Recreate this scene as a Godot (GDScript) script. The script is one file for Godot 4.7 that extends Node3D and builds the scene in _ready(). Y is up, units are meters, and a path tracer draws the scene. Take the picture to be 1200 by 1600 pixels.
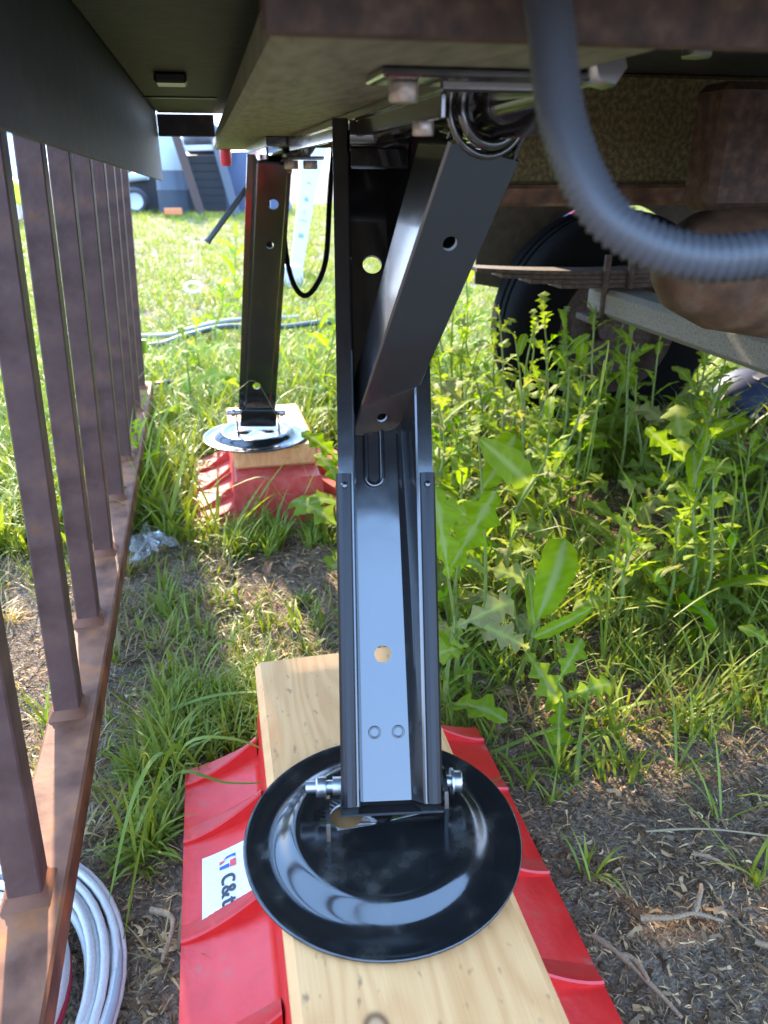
extends Node3D
# Stabilizer jacks under the rear of a small camper trailer, on boards and red leveling blocks, weeds around.
# Units are metres; the long axis of the rear beam runs along -Z, the length of the trailer along +X.

var rng := RandomNumberGenerator.new()
var noise := FastNoiseLite.new()
var used := {}
var M := {}

# ------------------------------------------------------------------ helpers
func C(r: float, g: float, b: float) -> Color:
	return Color(r, g, b).linear_to_srgb()

func numbered(called: String) -> String:
	if not used.has(called):
		used[called] = 0
		return called
	used[called] += 1
	return "%s_%03d" % [called, used[called]]

func tag(o: Node, label: String, category: String, group := "") -> void:
	o.set_meta("label", label)
	o.set_meta("category", category)
	if group != "":
		o.set_meta("group", group)

func thing(called: String, label: String, category: String, at := Vector3.ZERO, turn := 0.0, group := "") -> Node3D:
	var o := Node3D.new()
	o.name = numbered(called)
	add_child(o, true)
	o.position = at
	o.rotation.y = turn
	tag(o, label, category, group)
	return o

func obj(called: String, mesh: Mesh, mat: Material, parent: Node = self, tf := Transform3D()) -> MeshInstance3D:
	var o := MeshInstance3D.new()
	o.name = numbered(called) if parent == self else called
	o.mesh = mesh
	o.material_override = mat
	o.transform = tf
	parent.add_child(o, true)
	return o

func struct(called: String, mesh: Mesh, mat: Material) -> MeshInstance3D:
	var o := obj(called, mesh, mat)
	o.set_meta("kind", "structure")
	return o

func stuff(called: String, mesh: Mesh, mat: Material, tfs: Array, cols: Array, label: String, category: String) -> void:
	var mm := MultiMesh.new()
	mm.transform_format = MultiMesh.TRANSFORM_3D
	mm.use_colors = true
	mm.mesh = mesh
	mm.instance_count = tfs.size()
	for i in tfs.size():
		mm.set_instance_transform(i, tfs[i])
		mm.set_instance_color(i, cols[i])
	var o := MultiMeshInstance3D.new()
	o.name = numbered(called)
	o.multimesh = mm
	o.material_override = mat
	add_child(o, true)
	o.set_meta("kind", "stuff")
	tag(o, label, category)

func tri(st: SurfaceTool, a: Vector3, b: Vector3, c: Vector3, n: Vector3) -> void:
	st.set_normal(n)
	if (b - a).cross(c - a).dot(n) > 0.0:
		var t := b
		b = c
		c = t
	st.add_vertex(a)
	st.add_vertex(b)
	st.add_vertex(c)

# three corners with their own normals and colours, wound to agree with the normals
func smooth_tri(st: SurfaceTool, p: Array, n: Array, c: Array = []) -> void:
	var order := [0, 1, 2]
	if (p[1] - p[0]).cross(p[2] - p[0]).dot(n[0] + n[1] + n[2]) > 0.0:
		order = [0, 2, 1]
	for q in order:
		st.set_normal(n[q])
		if c.size():
			st.set_color(c[q])
		st.add_vertex(p[q])

func quad(st: SurfaceTool, a: Vector3, b: Vector3, c: Vector3, d: Vector3, n: Vector3) -> void:
	tri(st, a, b, c, n)
	tri(st, a, c, d, n)

func start() -> SurfaceTool:
	var st := SurfaceTool.new()
	st.begin(Mesh.PRIMITIVE_TRIANGLES)
	return st

# a box with chamfered edges, centred on its own middle
func box(size: Vector3, ch := 0.002) -> ArrayMesh:
	var st := start()
	var h := size * 0.5
	ch = minf(ch, minf(h.x, minf(h.y, h.z)) * 0.45)
	var cor := func(s: Vector3, ax: int) -> Vector3:   # the corner point that lies on the face across ax
		var p := Vector3(s.x * h.x, s.y * h.y, s.z * h.z)
		for k in 3:
			if k != ax:
				p[k] -= s[k] * ch
		return p
	for ax in 3:
		var u := (ax + 1) % 3
		var v := (ax + 2) % 3
		for sg in [-1.0, 1.0]:
			var ps := []
			for q in [[-1, -1], [1, -1], [1, 1], [-1, 1]]:
				var s := Vector3.ZERO
				s[ax] = sg
				s[u] = q[0]
				s[v] = q[1]
				ps.append(cor.call(s, ax))
			var n := Vector3.ZERO
			n[ax] = sg
			quad(st, ps[0], ps[1], ps[2], ps[3], n)
	for ax in 3:           # the edges that run along ax
		var u := (ax + 1) % 3
		var v := (ax + 2) % 3
		for q in [[-1, -1], [1, -1], [1, 1], [-1, 1]]:
			var s0 := Vector3.ZERO
			s0[u] = q[0]
			s0[v] = q[1]
			var s1 := s0
			s0[ax] = -1
			s1[ax] = 1
			var n := Vector3.ZERO
			n[u] = q[0]
			n[v] = q[1]
			quad(st, cor.call(s0, u), cor.call(s1, u), cor.call(s1, v), cor.call(s0, v), n.normalized())
	for x in [-1, 1]:
		for y in [-1, 1]:
			for z in [-1, 1]:
				var s := Vector3(x, y, z)
				tri(st, cor.call(s, 0), cor.call(s, 1), cor.call(s, 2), s.normalized())
	return st.commit()

# box between two corners, given as a mesh and its transform
func span(called: String, lo: Vector3, hi: Vector3, mat: Material, parent: Node = self, ch := 0.002) -> MeshInstance3D:
	var base: Vector3 = Vector3.ZERO if parent == self else (parent as Node3D).position
	return obj(called, box(hi - lo, ch), mat, parent, Transform3D(Basis(), (lo + hi) * 0.5 - base))

# a closed outline in the x-z plane, drawn out along y
func extrude(poly: PackedVector2Array, y0: float, y1: float) -> ArrayMesh:
	var st := start()
	if Geometry2D.is_polygon_clockwise(poly):
		poly.reverse()
	var n := poly.size()
	for i in n:
		var a := poly[i]
		var b := poly[(i + 1) % n]
		if a.distance_to(b) < 1e-6:
			continue
		var d := (b - a).normalized()
		var out := Vector3(d.y, 0, -d.x)
		quad(st, Vector3(a.x, y0, a.y), Vector3(b.x, y0, b.y), Vector3(b.x, y1, b.y), Vector3(a.x, y1, a.y), out)
	var ix := Geometry2D.triangulate_polygon(poly)
	for k in range(0, ix.size(), 3):
		for e in [[y0, Vector3.DOWN], [y1, Vector3.UP]]:
			var ps := []
			for j in 3:
				var p := poly[ix[k + j]]
				ps.append(Vector3(p.x, e[0], p.y))
			tri(st, ps[0], ps[1], ps[2], e[1])
	return st.commit()

# a bent sheet: centre line in the x-z plane, thickness t, rounded at the bends
func sheet(line: Array, t: float, y0: float, y1: float) -> ArrayMesh:
	var p := PackedVector2Array()
	for q in line:
		p.append(q * 1000.0)
	var polys := Geometry2D.offset_polyline(p, t * 500.0, Geometry2D.JOIN_ROUND, Geometry2D.END_BUTT)
	var poly := PackedVector2Array()
	for q in polys[0]:
		poly.append(q * 0.001)
	return extrude(poly, y0, y1)

func frames(pts: Array) -> Array:
	var out := []
	var up := Vector3.UP
	for i in pts.size():
		var d: Vector3 = (pts[mini(i + 1, pts.size() - 1)] - pts[maxi(i - 1, 0)]).normalized()
		if i == 0 and absf(d.dot(up)) > 0.9:
			up = Vector3.RIGHT
		var x := up.cross(d).normalized()
		up = d.cross(x).normalized()
		out.append([x, up, d])
	return out

func tube_into(st: SurfaceTool, pts: Array, rad: Variant, segs := 10, caps := true) -> void:
	var fr := frames(pts)
	var n := pts.size()
	for i in n - 1:
		var r0: float = rad[i] if rad is Array else rad
		var r1: float = rad[i + 1] if rad is Array else rad
		for k in segs:
			var a0 := TAU * k / segs
			var a1 := TAU * (k + 1) / segs
			var v := [[i, a0, r0], [i, a1, r0], [i + 1, a1, r1], [i + 1, a0, r1]]
			var ps := []
			var ns := []
			for e in v:
				var dir: Vector3 = fr[e[0]][0] * cos(e[1]) + fr[e[0]][1] * sin(e[1])
				ns.append(dir)
				ps.append(pts[e[0]] + dir * e[2])
			for q in [[0, 1, 2], [0, 2, 3]]:
				smooth_tri(st, [ps[q[0]], ps[q[1]], ps[q[2]]], [ns[q[0]], ns[q[1]], ns[q[2]]])
	if caps:
		for e in [[0, -1.0], [n - 1, 1.0]]:
			var i: int = e[0]
			var r: float = rad[i] if rad is Array else rad
			for k in segs:
				var a0 := TAU * k / segs
				var a1 := TAU * (k + 1) / segs
				tri(st, pts[i], pts[i] + (fr[i][0] * cos(a0) + fr[i][1] * sin(a0)) * r, pts[i] + (fr[i][0] * cos(a1) + fr[i][1] * sin(a1)) * r, fr[i][2] * e[1])

func tube(pts: Array, rad: Variant, segs := 10) -> ArrayMesh:
	var st := start()
	tube_into(st, pts, rad, segs)
	return st.commit()

func smooth(pts: Array, per := 6) -> Array:
	var out := []
	for i in pts.size() - 1:
		var p0: Vector3 = pts[maxi(i - 1, 0)]
		var p1: Vector3 = pts[i]
		var p2: Vector3 = pts[i + 1]
		var p3: Vector3 = pts[mini(i + 2, pts.size() - 1)]
		for k in per:
			out.append(p1.cubic_interpolate(p2, p0, p3, float(k) / per))
	out.append(pts[-1])
	return out

func rod(a: Vector3, b: Vector3, r: float, segs := 14) -> ArrayMesh:
	return tube([a, b], r, segs)

# profile of (radius, height), turned round y; corners sharper than 40 degrees stay sharp
func lathe(prof: Array, segs := 48) -> ArrayMesh:
	var st := start()
	var n := prof.size()
	var nrm := []
	for i in n - 1:
		var d: Vector2 = (prof[i + 1] - prof[i]).normalized()
		nrm.append(Vector2(d.y, -d.x))
	for i in n - 1:
		var na: Vector2 = nrm[i]
		var nb: Vector2 = nrm[i]
		if i > 0 and nrm[i - 1].dot(nrm[i]) > 0.76:
			na = (nrm[i - 1] + nrm[i]).normalized()
		if i < n - 2 and nrm[i + 1].dot(nrm[i]) > 0.76:
			nb = (nrm[i + 1] + nrm[i]).normalized()
		for k in segs:
			var a0 := TAU * k / segs
			var a1 := TAU * (k + 1) / segs
			var P := func(p: Vector2, a: float) -> Vector3:
				return Vector3(p.x * cos(a), p.y, p.x * sin(a))
			var v := [[prof[i], a0, na], [prof[i], a1, na], [prof[i + 1], a1, nb], [prof[i + 1], a0, nb]]
			var order := [0, 1, 2, 0, 2, 3]
			var g: Vector3 = (P.call(v[1][0], v[1][1]) - P.call(v[0][0], v[0][1])).cross(P.call(v[2][0], v[2][1]) - P.call(v[0][0], v[0][1]))
			if g.length() < 1e-12:
				g = (P.call(v[2][0], v[2][1]) - P.call(v[0][0], v[0][1])).cross(P.call(v[3][0], v[3][1]) - P.call(v[0][0], v[0][1]))
			if g.dot(P.call(na, a0)) > 0.0:
				order = [0, 2, 1, 0, 3, 2]
			for q in order:
				st.set_normal(P.call(v[q][2], v[q][1]))
				st.add_vertex(P.call(v[q][0], v[q][1]))
	return st.commit()

func torus(R: float, r: float) -> TorusMesh:
	var t := TorusMesh.new()
	t.inner_radius = R - r
	t.outer_radius = R + r
	t.rings = 32
	t.ring_segments = 10
	return t

func hexnut(r: float, h: float) -> ArrayMesh:
	return lathe([Vector2(0, 0), Vector2(r * 0.94, 0), Vector2(r, h * 0.12), Vector2(r, h * 0.88), Vector2(r * 0.9, h), Vector2(0, h)], 6)

# basis whose y runs along d
func along(d: Vector3, hint := Vector3(0, 0, 1)) -> Basis:
	d = d.normalized()
	var x := d.cross(hint)
	if x.length() < 1e-4:
		x = d.cross(Vector3(1, 0, 0))
	x = x.normalized()
	return Basis(x, d, x.cross(d).normalized())

func mat(col: Color, rough := 0.6, spec := 0.5, metal := 0.0) -> StandardMaterial3D:
	var m := StandardMaterial3D.new()
	m.albedo_color = col
	m.roughness = rough
	m.metallic_specular = spec
	m.metallic = metal
	return m

func noise_tex(freq: float, sd: int, stops: Array, oct := 5, kind := FastNoiseLite.TYPE_SIMPLEX_SMOOTH, size := 512) -> NoiseTexture2D:
	var f := FastNoiseLite.new()
	f.seed = sd
	f.noise_type = kind
	f.frequency = freq
	f.fractal_octaves = oct
	var t := NoiseTexture2D.new()
	t.width = size
	t.height = size
	t.seamless = true
	t.noise = f
	if stops.size():
		var g := Gradient.new()
		g.offsets = PackedFloat32Array(stops.map(func(s): return s[0]))
		g.colors = PackedColorArray(stops.map(func(s): return s[1]))
		t.color_ramp = g
	return t

# a mottled surface: colour ramp over noise, laid on along three axes, repeats every `metres`
func mottled(stops: Array, metres: float, rough := 0.7, freq := 0.02, sd := 1, bump := 0.0, spec := 0.5) -> StandardMaterial3D:
	var m := mat(Color.WHITE, rough, spec)
	m.albedo_texture = noise_tex(freq, sd, stops)
	m.uv1_triplanar = true
	m.uv1_scale = Vector3.ONE / metres
	if bump > 0.0:
		var t := noise_tex(freq * 2.5, sd + 7, [])
		t.as_normal_map = true
		t.bump_strength = bump
		m.normal_enabled = true
		m.normal_texture = t
	return m

func grey(v: float) -> Color:
	return Color(v, v, v)

func wood_image(sd: int) -> ImageTexture:
	var w := 320
	var h := 900
	var im := Image.create(w, h, false, Image.FORMAT_RGB8)
	var f := FastNoiseLite.new()
	f.seed = sd
	f.frequency = 1.0
	f.fractal_octaves = 3
	var knots := [Vector3(0.80, 0.862, 0.085), Vector3(0.30, 0.22, 0.06)]
	var pale := Color(0.87, 0.655, 0.43)
	var dark := Color(0.74, 0.50, 0.295)
	for y in h:
		for x in w:
			var u := float(x) / w
			var v := float(y) / h
			var du := 0.0
			var ring := 0.0
			var core := 0.0
			for k in knots:
				var d: float = Vector2((u - k.x) * 1.0, (v - k.y) * 2.6).length() / k.z
				du += (u - k.x) * 0.55 * exp(-d * d * 0.16)
				ring = maxf(ring, exp(-pow((d - 0.62) * 5.0, 2.0)))
				core = maxf(core, clampf(1.3 - d * 2.0, 0.0, 1.0))
			var g := (u - du) * 9.0 + f.get_noise_2d(u * 2.2 + 11.0, v * 1.3) * 2.2 + f.get_noise_2d(u * 5.0, v * 2.5 + 7.0) * 0.5
			var band := pow(absf(sin(g * PI)), 3.0)
			var fine := f.get_noise_2d(u * 90.0, v * 5.0) * 0.5 + 0.5
			var t := clampf(band * 0.30 + fine * 0.30 + f.get_noise_2d(u * 3.0, v * 4.0 + 40.0) * 0.25, 0.0, 1.0)
			var c := pale.lerp(dark, t)
			c = c.lerp(Color(0.36, 0.24, 0.16), ring * 0.75)
			c = c.lerp(Color(0.62, 0.50, 0.38), core * 0.8)
			var grub := f.get_noise_2d(u * 14.0 + 90.0, v * 22.0)
			if grub > 0.45:
				c = c.lerp(Color(0.40, 0.31, 0.22), (grub - 0.45) * 1.6)
			im.set_pixel(x, y, c)
	return ImageTexture.create_from_image(im)

# a foliage material: coloured by vertex, lets light through
func foliage(through: float, rough := 0.5) -> StandardMaterial3D:
	var m := mat(Color.WHITE, rough, 0.45)
	m.vertex_color_use_as_albedo = true
	m.cull_mode = BaseMaterial3D.CULL_DISABLED
	m.backlight_enabled = true
	m.backlight = Color(through, through, through * 0.35).linear_to_srgb()
	return m

# ------------------------------------------------------------------ plants
# kind 0 lobed, 1 egg-shaped, 2 narrow; stands along +y, faces +z
func leaf_mesh(kind: int, bend: float, fold: float, sd: int, dull := 0.0) -> ArrayMesh:
	var r := RandomNumberGenerator.new()
	r.seed = sd
	var rows := 30 if kind == 0 else 16
	var pos := []
	var wid := []
	var y := 0.0
	var z := 0.0
	var lobes: float = r.randf_range(3.0, 4.2)
	var ph := r.randf()
	var side := r.randf_range(-0.2, 0.2)
	for i in rows + 1:
		var t := float(i) / rows
		var ang := bend * t * t * 1.2 + r.randf_range(-0.04, 0.04)
		pos.append(Vector3(side * t * t * 0.5, y, z))
		y += cos(ang) / rows
		z -= sin(ang) / rows
		var w := 0.0
		if kind == 0:
			var env := pow(t, 0.9) * pow(1.0 - t, 0.40) * 1.75 * 0.27 + 0.012
			var saw := fposmod(t * lobes + ph, 1.0)
			var l := pow(saw, 1.2) if saw < 0.82 else 1.0 - (saw - 0.82) / 0.18
			w = env * lerpf(lerpf(0.20, 0.50, t), 1.25, l)
			if t > 0.97:
				w *= (1.0 - t) / 0.03
		elif kind == 1:
			w = 0.012 + 0.27 * pow(t, 0.75) * pow(maxf(1.0 - t, 0.0), 0.5) * 1.7 * (1.0 + 0.07 * sin(i * 2.4))
			if i == rows:
				w = 0.004
		else:
			w = 0.010 + 0.085 * pow(t, 0.4) * pow(maxf(1.0 - t, 0.0), 0.6) * 2.0
		wid.append(w)
	var base := Color(0.22, 0.33, 0.008).lerp(Color(0.26, 0.29, 0.07), dull)
	var rib := Color(0.34, 0.40, 0.12)
	var grid := []
	var cols := []
	for i in rows + 1:
		var row := []
		var crow := []
		for k in [-1.0, -0.66, -0.33, -0.07, 0.07, 0.33, 0.66, 1.0]:
			var w: float = wid[i] * (1.0 + r.randf_range(-0.1, 0.1))
			var p: Vector3 = pos[i]
			var back := 0.0
			if kind == 0:
				back = absf(k) * wid[i] * 0.35
			p += Vector3(k * w * cos(fold), -back, absf(k) * w * sin(fold) + sin(i * 1.1 + k * 2.0) * 0.012 * absf(k))
			row.append(p)
			var c := base * r.randf_range(0.88, 1.12)
			if absf(k) < 0.1:
				c = rib
			elif (i + int(absf(k) * 3.0)) % 4 == 0 and absf(k) < 0.9:
				c = c.lerp(rib, 0.16)
			crow.append(c)
		grid.append(row)
		cols.append(crow)
	var st := start()
	for i in rows:
		for k in 7:
			for q in [[0, 0], [1, 1], [0, 1], [0, 0], [1, 0], [1, 1]]:
				st.set_smooth_group(1)
				st.set_color(cols[i + q[0]][k + q[1]])
				st.add_vertex(grid[i + q[0]][k + q[1]])
	st.index()
	st.generate_normals()
	return st.commit()

func blade_into(st: SurfaceTool, base: Vector3, dir: Vector3, length: float, width: float, droop: float, c0: Color, c1: Color, segs := 5) -> void:
	var p := base
	var up := Vector3.UP
	var flat := Vector3(dir.x, 0, dir.z)
	flat = flat.normalized() if flat.length() > 1e-4 else Vector3(1, 0, 0)
	var sidev := flat.cross(up).normalized()
	var a := asin(clampf(Vector2(dir.x, dir.z).length(), 0.0, 1.0))
	var prev := []
	for i in segs + 1:
		var t := float(i) / segs
		var w := width * (1.0 - t * t * t) * (0.75 + 0.5 * sin(PI * minf(t * 1.3, 1.0))) * 0.5
		var d := flat * sin(a) + up * cos(a)
		var nn := sidev.cross(d).normalized()
		var cur := [p - sidev * w, p + sidev * w, nn, c0.lerp(c1, t)]
		if i > 0:
			for q in [[[prev, 0], [cur, 1], [prev, 1]], [[prev, 0], [cur, 0], [cur, 1]]]:
				smooth_tri(st, q.map(func(e): return e[0][e[1]]), q.map(func(e): return e[0][2]), q.map(func(e): return e[0][3]))
		prev = cur
		a += droop / segs * (0.5 + t)
		p += d * length / segs

func clump_mesh(sd: int, blades: int, spread: float, lo: float, hi: float, width: float, straw: float, droop := 1.2) -> ArrayMesh:
	var r := RandomNumberGenerator.new()
	r.seed = sd
	var st := start()
	for i in blades:
		var az := r.randf() * TAU
		var lean := r.randf_range(0.08, 0.75)
		var c := Color(0.17, 0.25, 0.020).lerp(Color(0.27, 0.32, 0.036), r.randf())
		var tip := c.lerp(Color(0.30, 0.29, 0.06), r.randf() * 0.7)
		if r.randf() < straw:
			c = Color(0.46, 0.33, 0.15).lerp(Color(0.30, 0.21, 0.09), r.randf())
			tip = c * 1.1
			lean = r.randf_range(0.5, 0.98)
		blade_into(st, Vector3(r.randf_range(-spread, spread), -0.003, r.randf_range(-spread, spread)), Vector3(cos(az) * lean, 1, sin(az) * lean), r.randf_range(lo, hi), width * r.randf_range(0.6, 1.25), droop * r.randf_range(0.2, 1.6), c, tip)
	return st.commit()

func gy(x: float, z: float) -> float:
	var d := Vector2(x, z + 0.8).length()
	return noise.get_noise_2d(x * 3.0, z * 3.0) * 0.012 * clampf(d * 2.0, 0.3, 1.0) + noise.get_noise_2d(x * 14.0, z * 14.0) * 0.005 - 0.004

func ell(x: float, z: float, cx: float, cz: float, rx: float, rz: float) -> float:
	return clampf(1.4 - Vector2((x - cx) / rx, (z - cz) / rz).length() * 1.0, 0.0, 1.0)

# 0 where grass grows thick, 1 where the soil lies bare
func bare(x: float, z: float) -> float:
	var b := ell(x, z, 0.38, -0.29, 0.32, 0.24)
	b = maxf(b, ell(x, z, 0.07, -0.98, 0.13, 0.08))
	b = maxf(b, ell(x, z, 0.34, -0.62, 0.14, 0.07) * 0.8)
	b = maxf(b, ell(x, z, -0.11, -0.39, 0.08, 0.13))
	b = maxf(b, ell(x, z, 0.62, -1.05, 0.25, 0.14) * 0.7)
	b = maxf(b, ell(x, z, -0.22, -0.80, 0.12, 0.22) * 0.55)
	return clampf(b + noise.get_noise_2d(x * 18.0 + 50.0, z * 18.0) * 0.3, 0.0, 1.0)

func in_blocks(x: float, z: float) -> bool:
	return x > -0.066 and x < 0.222 and ((z > -0.585 and z < 0.0) or (z > -1.47 and z < -1.105))

# ------------------------------------------------------------------ things
# a bolt head and its shank end, built along y from the origin
func bolt_mesh(r: float, h: float) -> ArrayMesh:
	return lathe([Vector2(0, 0), Vector2(r * 1.35, 0), Vector2(r * 1.35, h * 0.15), Vector2(r * 1.02, h * 0.2), Vector2(r, h * 0.95), Vector2(r * 0.85, h), Vector2(0, h)], 6)

func make_pad(parent: Node3D, at: Vector3, windows: Array) -> Node3D:
	var solid := []
	for p in [[0.0, 0.0120], [0.030, 0.0120], [0.046, 0.0122], [0.0500, 0.0126], [0.0525, 0.0131], [0.0548, 0.0132], [0.0570, 0.0126], [0.0590, 0.0113], [0.0610, 0.0095], [0.0630, 0.0075], [0.0650, 0.0057], [0.0670, 0.0043], [0.0695, 0.0034], [0.0730, 0.0030], [0.078, 0.0031], [0.0830, 0.0036], [0.0868, 0.0046], [0.0878, 0.0040], [0.0876, 0.0026], [0.0862, 0.0014], [0.074, 0.0004], [0.070, 0.0006], [0.0665, 0.0018], [0.0640, 0.0034], [0.0610, 0.0062], [0.0585, 0.0088], [0.0555, 0.0106], [0.046, 0.0104], [0.0, 0.0100]]:
		solid.append(Vector2(p[0], p[1]))
	var pad := CSGMesh3D.new()
	pad.name = "foot_pad"
	pad.mesh = lathe(solid, 80)
	pad.material = M.dusty_black
	for w in windows:
		var cut := CSGCylinder3D.new()
		cut.name = "window_cut"
		cut.radius = w[2]
		cut.height = 0.03
		cut.sides = 28
		cut.operation = CSGShape3D.OPERATION_SUBTRACTION
		cut.position = Vector3(w[0], 0.01, w[1])
		pad.add_child(cut, true)
	parent.add_child(pad, true)
	pad.position = at
	return pad

# how far the web of the leg lies behind its lips, at a height along the leg
func web_z(y: float, length: float) -> float:
	return -0.0024 - 0.0236 * lerpf(0.30, 1.40, y / length)

# y runs from the foot up the leg, z out of the open side of the channel
func channel_leg(length: float, holes: Array, slant := false) -> CSGMesh3D:
	var leg := CSGMesh3D.new()
	leg.name = "leg"
	var v := func(x: float, z: float) -> Vector2: return Vector2(x, z)
	leg.mesh = sheet([v.call(-0.0300, -0.0012), v.call(-0.0208, -0.0012), v.call(-0.0186, -0.026), v.call(0.0186, -0.026), v.call(0.0208, -0.0012), v.call(0.0300, -0.0012)], 0.0024, 0.0, length)
	var arr: Array = leg.mesh.surface_get_arrays(0)
	var vs: PackedVector3Array = arr[Mesh.ARRAY_VERTEX]
	var st := start()
	for i in range(0, vs.size(), 3):
		var p := []
		for k in 3:
			var q := vs[i + k]
			if q.z < -0.0024:
				q.z = -0.0024 + (q.z + 0.0024) * lerpf(0.30, 1.40, q.y / length)
				if slant and q.x > 0.0:
					q.x -= clampf((vs[i + k].z + 0.0024) / -0.0236, 0.0, 1.0) * lerpf(0.0050, 0.0125, q.y / length)
			p.append(q)
		var nn: Vector3 = (p[2] - p[0]).cross(p[1] - p[0])
		tri(st, p[0], p[1], p[2], nn.normalized() if nn.length() > 0.0 else Vector3.UP)
	leg.mesh = st.commit()
	leg.material = M.black_paint
	for h in holes:
		var cut := CSGCylinder3D.new()
		cut.name = "hole_cut"
		cut.radius = h[1]
		cut.height = 0.05
		cut.sides = 28
		cut.operation = CSGShape3D.OPERATION_SUBTRACTION
		cut.transform = Transform3D(Basis(Vector3(1, 0, 0), PI / 2), Vector3(h[2] if h.size() > 2 else 0.0, h[0], -0.026))
		leg.add_child(cut, true)
	return leg

func _ready() -> void:
	rng.seed = 77
	noise.seed = 5
	noise.frequency = 1.0
	noise.fractal_octaves = 3
	# ---------------- camera, sky, sun, exposure
	var cam := Camera3D.new()
	cam.name = "camera"
	add_child(cam, true)
	var lens := CameraAttributesPhysical.new()
	lens.frustum_focal_length = 18.03
	lens.frustum_focus_distance = 0.60
	lens.frustum_near = 0.02
	lens.frustum_far = 400.0
	lens.exposure_aperture = 8.0
	cam.attributes = lens
	cam.keep_aspect = Camera3D.KEEP_HEIGHT
	cam.fov = 67.29
	cam.near = 0.02
	cam.far = 400.0
	cam.position = Vector3(0, 0.52, 0)
	cam.rotation = Vector3(deg_to_rad(-23.954), deg_to_rad(-12.226), 0)
	cam.current = true

	var sky_mat := ProceduralSkyMaterial.new()
	sky_mat.sky_top_color = Color(0.60, 0.77, 1.0)
	sky_mat.sky_horizon_color = Color(0.86, 0.90, 0.96)
	sky_mat.sky_curve = 0.07
	sky_mat.ground_bottom_color = Color(0.20, 0.22, 0.14)
	sky_mat.ground_horizon_color = Color(0.5, 0.55, 0.45)
	sky_mat.sky_energy_multiplier = 1.12
	var sky := Sky.new()
	sky.sky_material = sky_mat
	var env := Environment.new()
	env.background_mode = Environment.BG_SKY
	env.sky = sky
	env.tonemap_mode = Environment.TONE_MAPPER_LINEAR
	env.tonemap_exposure = 5.5
	env.sdfgi_enabled = true
	env.ssao_enabled = true
	env.ssil_enabled = true
	var we := WorldEnvironment.new()
	we.name = "world_environment"
	we.environment = env
	add_child(we, true)
	var sun := DirectionalLight3D.new()
	sun.name = "sun"
	add_child(sun, true)
	sun.look_at_from_position(Vector3(-0.12, 0.57, -0.95), Vector3.ZERO)
	sun.light_energy = 1.08
	sun.light_color = Color(1.0, 0.93, 0.82)
	sun.light_angular_distance = 1.2
	sun.shadow_enabled = true

	materials()
	build_ground()
	build_trailer()
	build_near_jack()
	build_far_jack()
	build_blocks()
	build_gate()
	build_hanging()
	build_cables()
	build_background()
	build_weeds()
	build_grass()
	build_litter()

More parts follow.
